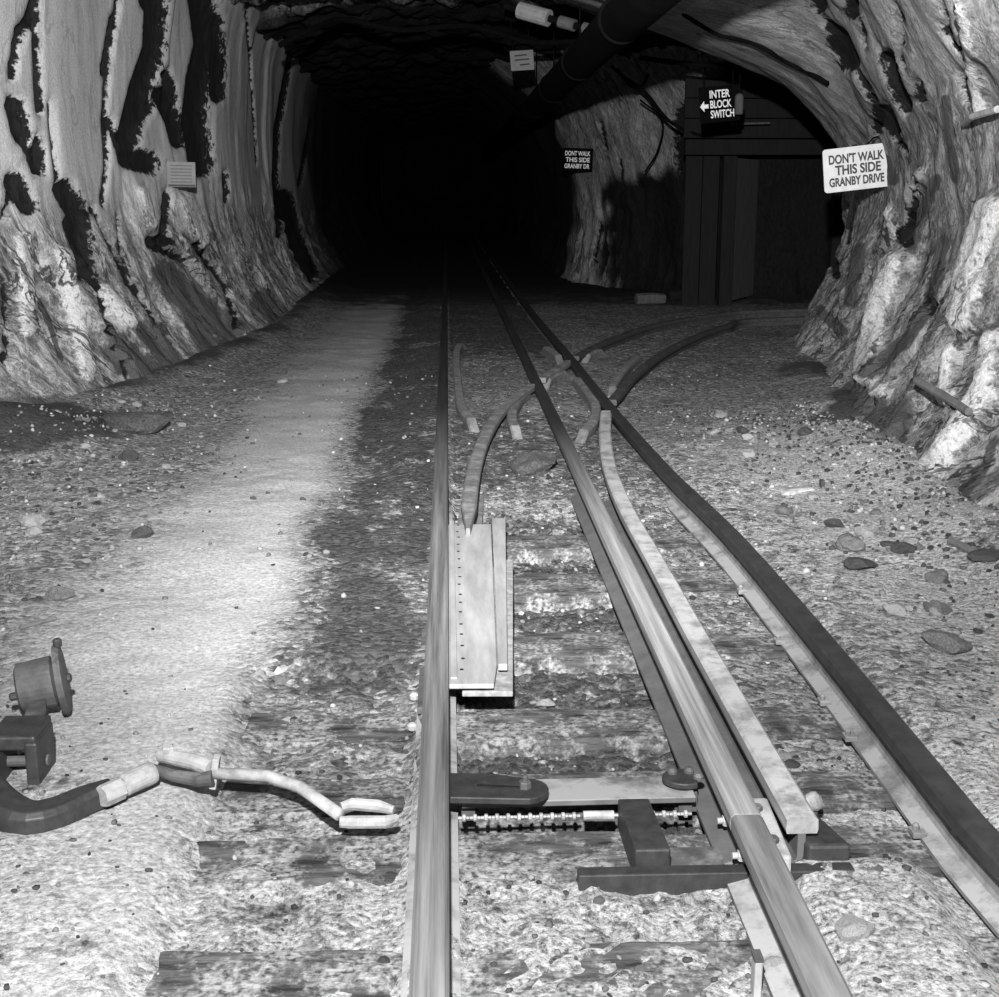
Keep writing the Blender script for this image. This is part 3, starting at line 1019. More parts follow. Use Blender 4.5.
def on_floor(px, py):
    h = bvh_floor.ray_cast(ORG, sight(px, py))
    return h[0] if h[0] is not None else G(px, py, 0.03)


def floor_z(x, y):
    h = bvh_floor.ray_cast(Vector((x, y, 2.0)), Vector((0, 0, -1)))
    return h[0].z if h[0] is not None else 0.0


# ------------------------------------------------------------------ sleepers
random.seed(3)
sl_lab = ['farthest exposed sleeper between the rails, level with the top of the switch plate',
          'second farthest exposed sleeper, dark timber beside the upper half of the switch plate',
          'sleeper beside the lower half of the switch plate, strewn with pale grit',
          'sleeper with broad dusty face just below the switch plate, its left end bare',
          'sleeper lying under the flat stretcher bar and throw rod end',
          'pale gritty sleeper in front of the chain and the dark iron chair',
          'nearest sleeper, half buried in pale grit at the bottom of the photo']


def make_sleeper(y, w, x0, x1, lab, seed):
    nx, ny = 70, 8
    rs = np.random.RandomState(seed)
    xs = np.linspace(x0, x1, nx)
    prof = [(-w / 2, -.16), (-w / 2, -.03), (-w / 2, -.006), (-w / 2 + .012, 0.0)] + [(-w / 2 + .012 + (w - .024) * k / 5, 0.001) for k in range(1, 5)] + \
           [(w / 2 - .012, 0), (w / 2, -.006), (w / 2, -.03), (w / 2, -.16)]
    V = np.array([[x, y + a, z] for x in xs for (a, z) in prof])
    n = fbm(np.stack([V[:, 0] * 2.5, V[:, 1] * 9, V[:, 2] * 9 + seed * 3.1], axis=1), 4)
    V[:, 2] += 0.008 * n - 0.004
    V[:, 1] += 0.012 * fbm(np.stack([V[:, 0] * 3, V[:, 1] * 0 + seed, V[:, 2] * 4], axis=1), 3)
    m = MB()
    k = len(prof)
    fs = []
    for i in range(nx - 1):
        for j in range(k):
            fs.append((i * k + j, i * k + (j + 1) % k, (i + 1) * k + (j + 1) % k, (i + 1) * k + j))
    fs.append(tuple(range(k)))
    fs.append(tuple(range((nx - 1) * k, nx * k)))
    m.add([tuple(v) for v in V], fs)
    o = m.build('sleeper', M['sleeper'])
    tag(o, lab, 'sleeper', 'sleepers under the switch')
    return o


for k, (yy, (pp, w)) in enumerate(zip(TIE_Y, TIES)):
    make_sleeper(yy, w, -0.56 + 0.04 * random.random(), 1.42, sl_lab[k], k + 2)

# ------------------------------------------------------------------ switch plate
ZP = 0.088
def rect_from(picks, z):
    return [(G(a, b, z).x, G(a, b, z).y) for a, b in picks]


yf0, yf1 = G(470, 684, ZP).y, G(470, 521, ZP).y
xl0 = X_L + 0.034
xr0 = G(508, 600, ZP).x
t = thing('switch_plate', (0.08, yf0, 0), 'pale flat steel switch plate lying between the left rail and the sleepers', 'switch plate')
pp = rect_from([(494, 684), (497, 664), (491, 524)], ZP)
MB().prism([(xl0, yf0), pp[0], pp[1], pp[2], (xl0, pp[2][1])], ZP - .014, ZP).build('top_plate', M['plate'], t, bevel=.003)
ps = rect_from([(498, 664), (507.5, 664), (505.5, 518), (491.8, 518)], ZP + .006)
MB().prism(ps, ZP - .014, ZP + .006).build('edge_strip', M['plate'], t, bevel=.003)
pu = rect_from([(462, 692), (513, 692), (513, 560), (495, 560)], .06)
MB().prism(pu, .046, .062).build('under_plate', M['plate_low'], t, bevel=.003)
MB().prism([(xl0 + .004, yf0 + .03), (xl0 + .022, yf0 + .03), (xl0 + .022, yf1 - .02), (xl0 + .004, yf1 - .02)], ZP + .0005, ZP + .008).build('rubbing_strip', M['plate'], t, bevel=.002)
for q, yy in enumerate((yf0 + .25, yf0 + .75, yf1 - .25)):
    MB().box((xl0 + .09, yy, .022), (.1, .1, .046)).build('packing_block', M['iron'], t)
for k in range(17):
    yy = yf0 + .1 + (yf1 - yf0 - .16) * k / 16 + random.uniform(-.012, .012)
    MB().lathe([(.0055, 0), (.0055, .0015), (.003, .0022)], (xl0 + .036 + random.uniform(-.003, .003), yy, ZP), n=10).build('hole_disc', M['hole'], t)  # dark disc stands in for the shade inside each plate hole

# ------------------------------------------------------------------ stretcher bar, point lug, chain, pivot plate
Zb = 0.055
p0, p1 = G(455, 787, Zb), G(706, 779, Zb)
yb0, yb1 = G(560, 801, Zb).y, G(560, 779, Zb).y
t = thing('stretcher_bar', (p0.x, yb0, 0), 'flat stretcher bar across the track, dark left half and dusty pale right half', 'bar')
MB().prism([(X_L + .06, yb0), (X_M - .062, yb0 + .008), (X_M - .062, yb1 + .008), (X_L + .06, yb1)], Zb - .014, Zb).build('flat_bar', M['bar'], t, bevel=.002)
MB().box((X_L + .075, (yb0 + yb1) / 2, .02), (.03, .06, .042)).build('rest_block', M['iron'], t)
MB().box((X_M - .08, (yb0 + yb1) / 2 + .008, .02), (.03, .06, .042)).build('rest_block', M['iron'], t)

Zl = 0.085
t = thing('point_lug', (X_L + .04, G(470, 790, Zl).y, 0), 'dark slotted iron lug with rounded end bolted over the left of the stretcher bar', 'lug')
a0, a1, a2, a3 = G(447, 797, Zl), G(530, 798, Zl), G(546, 787, Zl), G(528, 778, Zl)
e = X_L + .034
outl = [(e, a0.y), (a1.x, a1.y - .003)]
cx, cy = a1.x, (a1.y + a3.y) / 2
rr_ = (a3.y - a1.y) / 2
outl += [(cx + rr_ * 0.9 * math.sin(k * PI / 8), cy - rr_ * math.cos(k * PI / 8)) for k in range(1, 8)]
outl += [(a3.x, a3.y), (e + .09, a3.y + .03), (e, a3.y + .035)]
MB().prism(outl, Zl - .016, Zl).build('lug_body', M['dark_iron'], t, bevel=.003)
yc = (a1.y + a3.y) / 2
MB().prism([(e + .06, yc + .008), (cx - .02, yc - .004), (cx - .02, yc + .004), (e + .06, yc + .018)], Zl + .0002, Zl + .003).build('lug_slot_shade', M['hole'], t)  # dark strip stands in for the shade inside the slot
MB().hexnut((cx - .008, yc + .002, Zl), .014, .016).lathe([(.007, 0), (.007, .012), (.004, .016)], (cx - .008, yc + .002, Zl + .014), n=12).build('bolt', M['iron'], t)
MB().tube([(cx - .008, yc + .002, Zl - .016), (cx - .008, yc + .002, Zb + .0005)], .01).build('spacer', M['dark_iron'], t)

Zc = 0.03
ych = G(570, 816, Zc).y
t = thing('chain', (X_L + .05, ych, 0), 'run of small pale chain links along the front edge of the stretcher bar', 'chain')
x = X_L + .065
k = 0
while x < X_M - .07:
    if .285 < x < .345:
        MB().tube([(x - .004, ych, Zc), (.352, ych, Zc)], .0105, 12).build('sleeve', M['pale_iron'], t)
        x = .366
        continue
    m = MB()
    m.lathe([(.0045, -.005), (.0085, -.003), (.0085, .003), (.0045, .005)], (x, ych, Zc), (1, 0, 0), 10)
    m.tube([(x - .013, ych, Zc), (x + .013, ych, Zc)], .0035, 8)
    m.build('link', M['chain'], t)
    x += .024
    k += 1

t = thing('pivot_plate', G(686, 778, .05), 'dark oval pivot plate with bolts at the right end of the stretcher bar', 'pivot plate')
Zv = .075
c = G(685, 776, Zv)
xm = X_M - .053
ov = [(min(c.x + .052 * math.cos(a), xm), c.y + .042 * math.sin(a)) for a in [2 * PI * k / 28 for k in range(28)]]
MB().prism(ov, Zv - .014, Zv).build('oval_plate', M['dark_iron'], t, bevel=.003)
MB().lathe([(.03, 0), (.034, .012)], (c.x - .006, c.y - .004, Zb - .002), n=20).build('boss', M['dark_iron'], t)
MB().box((c.x, c.y, .022), (.05, .05, .044)).build('rest_block', M['iron'], t)
for dx, dy in ((-.026, .018), (.012, .02), (.028, -.012)):
    MB().lathe([(.012, 0), (.012, .006), (.007, .013)], (c.x + dx, c.y + dy, Zv), n=12).build('bolt', M['iron'], t)

# ------------------------------------------------------------------ iron chair (steel sleeper bar with end blocks) under the middle rail
q0, q1 = G(528, 882, 0.0), G(858, 880, 0.0)
ybf = G(640, 880, .0).y
ybf = G(640, 874, .035).y
t = thing('rail_chair', (.5, ybf, -.02), 'dark iron rail chair lying under the middle rail joint, with raised end blocks', 'rail chair')
xa, xb = G(640, 878, .035).x, G(857, 872, .035).x
ybk = ybf + .15
MB().prism([(xa - .12, ybf), (xb, ybf), (xb, ybf + .035), (xa - .12, ybf + .035)], -.035, .034).build('front_bar', M['dark_iron'], t, bevel=.003)
MB().prism([(xa, ybf + .036), (xb, ybf + .036), (xb - .02, ybk), (xa, ybk)], -.035, .012).build('base_plate', M['iron'], t, bevel=.003)
bx0, bx1 = G(636, 850, .07).x, G(672, 850, .07).x
MB().prism([(bx0, ybf + .04), (bx1, ybf + .04), (bx1 - .01, ybk + .12), (bx0 - .006, ybk + .12)], -.003, .066).build('end_block', M['dark_iron'], t, bevel=.004)
cx0, cx1 = G(812, 855, .06).x, G(846, 855, .06).x
MB().prism([(cx0, ybf + .04), (cx1 + .02, ybf + .04), (cx1 - .02, ybk + .06), (cx0 - .03, ybk + .06)], -.003, .068).build('end_block', M['dark_iron'], t, bevel=.008)
# filler block between the middle rail and the turnout rail end
fb = G(775, 815, .07)
t = thing('filler_block', (X_M + .05, JOINT_Y - .06, .03), 'grey iron filler block wedged between the middle rail and the pale turnout rail end', 'filler block')
MB().prism([(X_M + .012, JOINT_Y - .10), (X_M + .07, JOINT_Y - .10), (X_M + .083, JOINT_Y + .16), (X_M + .012, JOINT_Y + .16)], .028, .078).build('block', M['pale_iron'], t, bevel=.006)
for dy in (-.04, .1):
    MB().hexnut((X_M + .045, JOINT_Y + dy, .078), .013, .012).build('bolt', M['iron'], t)

# bolts along the rails: each a fastening of its rail
def rail_bolt(rail, x, y, z, ax, mat='pale_iron', r=.013):
    m = MB().hexnut((x, y, z), r, .018, ax)
    m.lathe([(r * .5, 0), (r * .5, .012)], Vector((x, y, z)) + Vector(ax) * .017, ax, 10)
    return m.build('bolt', M[mat], rail)


rail_bolt(rM, X_M - .009, JOINT_Y - .05, .055, (-1, 0, 0))
rail_bolt(rM2, X_M - .009, JOINT_Y + .1, .055, (-1, 0, 0))
# fish plates on the left rail and spike clips
for py, ln in ((690, .3), (640, .16)):
    p = G(415, py, .03)
    MB().box((X_L - .03, p.y, .03), (.04, ln, .02)).build('clip', M['iron'], rL, bevel=.003)
for py in (655, 690, 720, 600):
    p = G(412, py, .03)
    MB().lathe([(.012, 0), (.013, .012), (.006, .018)], (X_L - .062, p.y, .004), n=10).build('spike', M['pale_iron'], rL)
for px, py in ((698, 590), (722, 640), (800, 700), (832, 735), (900, 830)):
    p = G(px, py, .02)
    xx = gap_x(p.y)
    MB().box((xx - .055, p.y, .014), (.03, .035, .014)).lathe([(.007, 0), (.008, .012), (.004, .016)], (xx - .06, p.y, .02), n=10).build('clip', M['rail_side'], rR, bevel=.002)
# spring washer clip at the right of the turnout rail end
cp = G(815, 797, .06)
t = thing('clip_bolt', (cp.x, cp.y, 0), 'round bolt head standing right of the cut turnout rail end', 'bolt')
MB().tube([(cp.x, cp.y, -.03), (cp.x, cp.y, .045)], .008).build('shank', M['iron'], t)
MB().lathe([(.02, -.012), (.022, 0), (.02, .008), (.01, .014)], (cp.x, cp.y, .05), (.7, -.3, .4), 16).build('bolt_head', M['pale_iron'], t)
pg = G(777, 975, .03)
t = thing('marker_peg', (X_M - .075, pg.y, 0), 'thin pale upright peg beside the near rail at the bottom of the photo', 'peg')
MB().box((X_M - .075, pg.y, .02), (.014, .03, .09)).build('peg_body', M['pale_pipe'], t, bevel=.003)
MB().box((X_M - .075, pg.y, .068), (.016, .032, .006)).build('peg_cap', M['iron'], t)

# ------------------------------------------------------------------ throw rod and switch stand at the left
def V3(px, py, z):
    p = G(px, py, z)
    return Vector((p.x, p.y, z))


t = thing('throw_rod', V3(260, 775, 0), 'pale dusty cranked throw rod with couplings lying left of the left rail', 'throw rod')
Zr = .085
MB().tube([V3(210, 773, Zr), V3(268, 776, Zr), V3(300, 787, .08), V3(340, 815, .075)], [.0135, .0135, .0135, .0135], 14).build('rod', M['pale_iron'], t, smooth=True)
m = MB()
for (u0, u1, dz) in ((340, 398, .0),):
    a, b = V3(u0, 821, .06), V3(u1, 820, .06)
m.tube([V3(340, 822, .06), V3(350, 822, .06), V3(385, 822, .06), V3(397, 818, .06)], [.012, .014, .014, .009], 10)
m.build('lower_jaw', M['pale_iron'], t)
MB().tube([V3(341, 807, .066), V3(352, 804, .068), V3(378, 806, .066), V3(394, 810, .062)], [.010, .0135, .014, .009], 10).build('upper_jaw', M['pale_iron'], t)
# fork at the left of the rod
MB().tube([V3(160, 756, .085), V3(170, 757, .088), V3(195, 762, .09), V3(212, 769, .088)], [.014, .017, .019, .021], 14).build('fork', M['pale_iron'], t)
MB().tube([V3(150, 768, .07), V3(175, 776, .07), V3(200, 780, .075), V3(213, 778, .08)], [.012, .014, .016, .018], 12).build('fork_arm', M['iron'], t)
a = V3(215, 772, .085)
MB().box(a, (.016, .03, .075), Matrix.Rotation(.15, 3, 'Y')).build('collar', M['pale_iron'], t, bevel=.003)
d = (V3(155, 772, .075) - V3(100, 797, .07))
MB().lathe([(.02, 0), (.026, .006), (.0265, d.length * .5), (.026, d.length * .55), (.018, d.length * .6)], V3(122, 786, .072), d, 20).build('socket', M['pale_iron'], t, smooth=False)
MB().lathe([(.0235, -.012), (.0255, -.004), (.0255, .038), (.016, .044), (.016, .06)], V3(106, 795, .07), d, 8).build('end_nut', M['pale_iron'], t)
MB().hexnut(V3(168, 752, .1), .014, .014).build('pin_head', M['pale_iron'], t)

# switch stand: hooked arm, bracket, strap and counterweight
base = V3(20, 800, 0)
t = thing('switch_stand', base, 'dark iron switch stand at the left edge with curved arm and drum counterweight', 'switch stand')
hook = [V3(112, 790, .062), V3(85, 799, .06), V3(55, 812, .058), V3(25, 816, .06), V3(-5, 800, .068), V3(-25, 775, .08)]
hk = crom([tuple(p) for p in hook], .02)
m = MB()
wid = np.interp(np.linspace(0, 1, len(hk)), [0, .15, .45, .8, 1], [.022, .03, .044, .046, .04])
vs, fs = [], []
for k in range(len(hk)):
    tt = hk[min(k + 1, len(hk) - 1)] - hk[max(k - 1, 0)]
    nn = np.array([tt[1], -tt[0], 0])
    nn /= np.linalg.norm(nn)
    for (s, zz) in ((-1, -.025), (-1, .012), (-.7, .024), (.7, .024), (1, .012), (1, -.025)):
        vs.append(hk[k] + nn * s * wid[k] + np.array([0, 0, zz]))
for k in range(len(hk) - 1):
    for j in range(6):
        fs.append((k * 6 + j, k * 6 + (j + 1) % 6, k * 6 + 6 + (j + 1) % 6, k * 6 + 6 + j))
fs += [tuple(range(6)), tuple(range((len(hk) - 1) * 6, len(hk) * 6))]
m.add([tuple(v) for v in vs], fs)
m.build('curved_arm', M['dark_iron'], t, bevel=.003)
# U bracket
bz = .17
b0, b1 = V3(0, 778, .05), V3(38, 778, .05)
yb_ = b0.y + .02
MB().box((b0.x - .01, yb_ + .03, .07), (.03, .13, .14)).box((b1.x - .008, yb_ + .03, .07), (.03, .13, .14)).box(((b0.x + b1.x) / 2 - .01, yb_ + .04, .135), (b1.x - b0.x + .022, .132, .035)).build('bracket', M['dark_iron'], t, bevel=.006)
MB().box(((b0.x + b1.x) / 2 - .01, yb_ + .03, .018), (b1.x - b0.x + .1, .18, .03)).build('foot_plate', M['dark_iron'], t, bevel=.004)
MB().tube([(b0.x - .03, yb_ + .03, .07), (b1.x + .012, yb_ + .03, .07)], .014, 12).build('hinge_pin', M['iron'], t)
# strap up to the counterweight
s0 = Vector((b1.x - .035, yb_ + .06, .145))
s1 = AY(41, 700, yb_ + .32)
ax = Vector((.93, .22, .12)).normalized()
m = MB()
dirv = (s1 - s0).normalized()
side = Vector((1, 0, 0))
nrm = dirv.cross(side).normalized()
vs = []
for (p, w) in ((s0, .02), (s0.lerp(s1, .55), .024), (s1, .012)):
    for (sx, sn) in ((-1, -.006), (1, -.006), (1, .006), (-1, .006)):
        vs.append(p + side * sx * w + nrm * sn)
m.add(vs, [(0, 1, 2, 3), (8, 9, 10, 11)] + [(k * 4 + j, k * 4 + (j + 1) % 4, k * 4 + 4 + (j + 1) % 4, k * 4 + 4 + j) for k in (0, 1) for j in range(4)])
m.build('strap', M['iron'], t, bevel=.002)
cw = AY(38, 684, yb_ + .36)
drum = MB().lathe([(.05, -.05), (.062, -.044), (.064, 0), (.066, .04), (.05, .046)], cw, ax, 28).build('counterweight', M['iron'], t, smooth=False)
MB().lathe([(.062, 0), (.09, .004), (.092, .012), (.086, .02), (.03, .026)], cw + ax * .047, ax, 32).build('end_disc', M['iron'], drum)
MB().lathe([(.011, 0), (.012, .016), (.008, .02)], cw + ax * .055 + Vector((0, 0, .09)), (0, 0, 1), 10).build('knob', M['dark_iron'], drum)
MB().lathe([(.011, 0), (.011, .016), (.007, .02)], cw - ax * .052 - Vector((0, 0, .02)), -ax, 10).build('stud', M['dark_iron'], drum)
MB().lathe([(.012, 0), (.012, .008), (.006, .012)], cw + ax * .072, ax, 10).build('bolt', M['dark_iron'], drum)

# ------------------------------------------------------------------ signs
def text_mesh(s, h, xs=1.0, bold=0.0, ext=.002):
    cu = bpy.data.curves.new('lettering', 'FONT')
    cu.body = s
    cu.size = h / .70
    cu.align_x = 'CENTER'
    cu.align_y = 'CENTER'
    cu.extrude = ext
    cu.offset = bold
    o = bpy.data.objects.new('tmp', cu)
    C.objects.link(o)
    d = bpy.context.evaluated_depsgraph_get()
    d.update()
    me = bpy.data.meshes.new_from_object(o.evaluated_get(d))
    bpy.data.objects.remove(o)
    bpy.data.curves.remove(cu)
    # lay it in the board's own plane: x right, z up, facing -y
    me.transform(Matrix.Rotation(PI / 2, 4, 'X') @ Matrix.Diagonal((xs, 1, 1, 1)))
    return me


def fit_text(s, w, h, bold):
    me = text_mesh(s, h, 1.0, bold)
    xs = [v.co.x for v in me.vertices]
    zs = [v.co.z for v in me.vertices]
    me.transform(Matrix.Translation((-(max(xs) + min(xs)) / 2, 0, -(max(zs) + min(zs)) / 2)))
    me.transform(Matrix.Diagonal((w / (max(xs) - min(xs)), 1, h / (max(zs) - min(zs)), 1)))
    return me


def rounded(w, h, r, n=5):
    out = []
    for cx, cz, a0 in ((w / 2 - r, h / 2 - r, 0), (-w / 2 + r, h / 2 - r, PI / 2), (-w / 2 + r, -h / 2 + r, PI), (w / 2 - r, -h / 2 + r, 1.5 * PI)):
        for k in range(n + 1):
            a = a0 + PI / 2 * k / n
            out.append((cx + r * math.cos(a), cz + r * math.sin(a)))
    return out


def slab(pts, y0, y1):
    n = len(pts)
    m = MB()
    m.add([(x, y0, z) for x, z in pts] + [(x, y1, z) for x, z in pts],
          [tuple(range(n)), tuple(range(2 * n - 1, n - 1, -1))] + [(k, (k + 1) % n, n + (k + 1) % n, n + k) for k in range(n)])
    return m


def sign(name, loc, rot, w, h, lines, board, ink, label, r=.01, bold=.004, frame=None, arrow=None):
    t = thing(name, loc, label, 'sign', None, rot)
    slab(rounded(w, h, r), -.008, .008).build('board', M[board], t, local=True)
    if frame:
        a, b = rounded(w, h, r), rounded(w - .022, h - .022, r * .7)
        m = MB()
        n = len(a)
        m.add([(x, -.0135, z) for x, z in a] + [(x, -.0135, z) for x, z in b] + [(x, -.0085, z) for x, z in a] + [(x, -.0085, z) for x, z in b],
              [(k, (k + 1) % n, n + (k + 1) % n, n + k) for k in range(n)] + [(2 * n + k, 3 * n + k, 3 * n + (k + 1) % n, 2 * n + (k + 1) % n) for k in range(n)] +
              [(k, 2 * n + k, 2 * n + (k + 1) % n, (k + 1) % n) for k in range(n)] + [(n + k, n + (k + 1) % n, 3 * n + (k + 1) % n, 3 * n + k) for k in range(n)])
        m.build('rim', M[frame], t, local=True)
    for (s, cx, cz, tw, th) in lines:
        me = fit_text(s, tw, th, bold)
        me.materials.append(M[ink])
        o = bpy.data.objects.new('lettering', me)
        C.objects.link(o)
        o.parent = t
        o.location = (cx, -.0102, cz)
    if arrow:
        cx, cz, aw, ah = arrow
        slab([(cx - aw / 2, cz), (cx, cz - ah / 2), (cx, cz - ah * .18), (cx + aw / 2, cz - ah * .18), (cx + aw / 2, cz + ah * .18), (cx, cz + ah * .18), (cx, cz + ah / 2)][::-1], -.0115, -.0085).build('arrow', M[ink], t, local=True)
    return t


def wall_depth(bvh, px, py):
    h = bvh.ray_cast(ORG, sight(px, py))
    return h[0].y if h[0] is not None else 10.0


Yd = min(wall_depth(bvh_right, 855, 168), wall_depth(bvh_right, 884, 168), wall_depth(bvh_right, 880, 190)) - .06
Yd = min(max(Yd, 8.2), 10.4)
k = Yd / FOC / .985
c = AY(856.5, 168, Yd)
main_sign = sign('warning_sign', c, (math.radians(2), math.radians(-6.5), math.radians(-8)), 63 * k, 41 * k,
                 [("DON'T WALK", -.0 * k, 10.3 * k, 52 * k, 9.2 * k), ('THIS SIDE', 1.2 * k, -.3 * k, 43 * k, 9.4 * k), ('GRANBY DRIVE', -.5 * k, -11.3 * k, 52 * k, 8.6 * k)],
                 'board_white', 'ink', "large cream board on the right wall reading DON'T WALK THIS SIDE GRANBY DRIVE", r=3 * k, bold=.003, frame='board_white')
MB().box((0, .03, 0), (.03, .04, 44 * k)).build('batten', M['wood'], main_sign, local=True)
MB().tube([(-2 * k, .05, -20 * k), (-10 * k, .07, -58 * k)], .014, 8).build('stake', M['wood'], main_sign, local=True)
MB().tube([(10 * k, .0, 20 * k), (20 * k, .12, 26 * k), (34 * k, .3, 27 * k)], .006, 6).build('hanging_wire', M['cable'], main_sign, local=True)

Ys = min(wall_depth(bvh_far, a, b) for a, b in ((564, 160), (578, 160), (592, 160), (592, 150), (592, 170))) - .12
Ys = min(max(Ys, 15), 24)
k = Ys / FOC / .985
small = sign('warning_sign', AY(577.5, 159.5, Ys), (0, math.radians(2), math.radians(-6)), 29 * k, 21 * k,
             [('DONT WALK', 0, 5.6 * k, 24 * k, 4.3 * k), ('THIS SIDE', .3 * k, -.3 * k, 23 * k, 4.3 * k), ('GRANBY DR', -.2 * k, -6.2 * k, 24 * k, 4.3 * k)],
             'board_black', 'paint_white', 'small black board on the rock pillar with three lines of white letters', bold=.002)
MB().box((8 * k, .08, 0), (.03, .14, .03)).build('bracket', M['dark_iron'], small, local=True)

Yi = 13.2
k = Yi / FOC / .985
ib = sign('direction_sign', AY(719.5, 104, Yi), (0, math.radians(-5), math.radians(-6)), 38 * k, 33 * k,
          [('INTER', .5 * k, 9.3 * k, 19 * k, 7.2 * k), ('BLOCK', 1.2 * k, .1 * k, 20 * k, 7.2 * k), ('SWITCH', 2.2 * k, -9 * k, 22 * k, 7.2 * k)],
          'board_black', 'paint_white', 'black hanging board with white arrow and INTER BLOCK SWITCH, in the side drive mouth', bold=.002, arrow=(-14.5 * k, -1.2 * k, 8 * k, 10 * k))
for dx in (-14, 14):
    MB().tube([(dx * k, .01, 16 * k), (dx * k, .01, .95)], .006, 6).build('hanger', M['cable'], ib, local=True)
# tall thin roof sign in the main drive
Yr = 15.5
k = Yr / FOC / .985
rs_ = sign('roof_sign', AY(522, 60.5, Yr), (math.radians(-6), math.radians(-4), math.radians(4)), 22 * k, 18 * k, [], 'notice', 'ink',
           'small grey square board hung from the roof of the dark main drive')
for (x0, zz, w) in ((-1, 4.5, 12), (0, .5, 14), (2, -4, 9)):
    slab([((x0 - w / 2) * k, (zz - .8) * k), ((x0 + w / 2) * k, (zz - .3) * k), ((x0 + w / 2) * k, (zz + 1.0) * k), ((x0 - w / 2) * k, (zz + .6) * k)], -.0115, -.0085).build('faded_line', M['ink'], rs_, local=True)
for dx in (-8, 8):
    MB().tube([(dx * k, 0, 8 * k), (dx * k, .02, .7)], .006, 6).build('hanger', M['cable'], rs_, local=True)
# grey notice on the left wall
hl = bvh_left.ray_cast(ORG, sight(181, 174))
Yn = min(wall_depth(bvh_left, a, b) for a, b in ((170, 166), (193, 166), (181, 174), (170, 186), (193, 186))) - .03
k = Yn / FOC / .985
nt_ = sign('wall_notice', AY(181.5, 174.5, Yn), (0, math.radians(1), math.radians(10)), 26 * k, 23 * k, [], 'notice', 'notice_ink',
           'small grey notice card fixed to the left wall between dark streaks', r=.004)
for q in range(6):
    slab([(-10 * k, (7.6 - 3 * q) * k), (9.5 * k, (7.6 - 3 * q) * k), (9.5 * k, (8.5 - 3 * q) * k), (-10 * k, (8.5 - 3 * q) * k)], -.0105, -.0085).build('faded_line', M['notice_ink'], nt_, local=True)
slab([(-12.5 * k, -11 * k), (12.5 * k, -11 * k), (12.5 * k, -9.3 * k), (-12.5 * k, -9.3 * k)], -.012, -.0085).build('bottom_rail', M['ink'], nt_, local=True)
MB().box((0, .06, 0), (.04, .1, .04)).build('standoff', M['dark_iron'], nt_, local=True)

# ------------------------------------------------------------------ overhead duct, cables, pipes
XD, ZD = 1.243, 2.55
t = thing('ventilation_duct', (XD, 8, ZD), 'dark round ventilation duct slung under the roof, running away into the dark', 'duct')
duct = MB().tube([(XD, 2.0, ZD), (XD, 9.0, ZD), (XD - .02, 20, ZD), (XD - .05, 40, ZD)], .158, 24)
duct.build('duct_body', M['duct'], t, smooth=True)
for yy in (3.5, 6.5, 9.6, 12.6, 15.6, 18.6, 21.6):
    MB().lathe([(.1595, -.03), (.17, -.02), (.17, .02), (.1595, .03)], (XD - .01, yy, ZD), (0, 1, 0), 24).build('joint_band', M['duct'], t)
    MB().tube([(XD, yy + .1, ZD + .155), (XD, yy + .1, ZD + .95)], .008, 6).build('hanger', M['cable'], t)


def cable(picks, Ys, r, label, nm='cable', mat='cable'):
    pts = [tuple(AY(a, b, Y)) for (a, b), Y in zip(picks, Ys)]
    P = crom(pts, .08)
    m = MB().tube([tuple(p) for p in P], r, 8)
    o = m.build(nm, M[mat])
    return tag(o, label, 'cable' if nm == 'cable' else 'pipe')


def rock_cable(picks, off, r, label):
    pts = []
    for (a, b) in picks:
        h = bvh_right.ray_cast(ORG, sight(a, b))
        if h[0] is not None and h[0].y < 13.5:
            pts.append(tuple(h[0] - sight(a, b) * off))
    if len(pts) > 2:
        o = MB().tube([tuple(p) for p in crom(pts, .08)], r, 8).build('cable', M['cable'])
        tag(o, label, 'cable')


rock_cable([(684, 14), (700, 24), (716, 33), (735, 38), (752, 42), (768, 50), (784, 60), (800, 68), (815, 76), (828, 84)], .04, .022, 'upper thick black cable looped along the rock brow over the side drive')
cable([(640, 58), (690, 64), (730, 66), (765, 76), (800, 78), (820, 92)], [14, 13.6, 13.2, 12.8, 12.4, 12.2], .026, 'lower black cable sagging across the side drive mouth under the brow')
cable([(612, 66), (625, 78), (645, 92), (668, 120), (690, 132), (720, 140)], [17, 16.8, 16.5, 16.2, 16, 16], .02, 'black cable looping down past the rock pillar towards the timber bulkhead')
cable([(648, 75), (640, 88), (628, 84), (618, 70)], [16.5, 16.4, 16.5, 16.7], .018, 'small curled black cable loop above the rock pillar')
cable([(640, 100), (662, 120), (658, 150), (645, 172)], [17.0, 17.2, 17.4, 17.6], .012, 'thin black cable hanging down the face of the rock pillar')
cable([(280, 45), (310, 30), (345, 20), (400, 30), (470, 26), (530, 42), (600, 40)], [13.5, 13.8, 14.4, 14.6, 14.8, 15, 15], .03, 'black cable strung across the roof of the main drive')
# light pipe lying across under the roof with pale wrapped lengths
pa, pb = AY(505, 6, 14.2), AY(612, 36, 13.6)
t = thing('roof_pipe', pa, 'thin pipe with pale wrapped lengths crossing under the roof by the duct', 'pipe')
MB().tube([pa, pb], .035, 12).build('pipe_body', M['duct'], t)
for f0, f1 in ((.14, .42), (.52, .66), (.74, .9)):
    MB().tube([pa.lerp(pb, f0), pa.lerp(pb, f1)], .085 if f0 < .2 else .06, 14).build('wrapped_length', M['pale_pipe'] if f0 < .2 else M['stick'], t)
for f in (.05, .95):
    p = pa.lerp(pb, f)
    MB().tube([p, p + Vector((0, 0, .6))], .008, 6).build('hanger', M['cable'], t)
pa, pb = AY(545, -8, 13.2), AY(622, 20, 12.8)
o = MB().tube([pa, pb, pb + Vector((.25, .1, -.02))], .04, 10).build('roof_bar', M['wood_pale'])
tag(o, 'grey bar under the roof just above the wrapped pipe', 'bar')

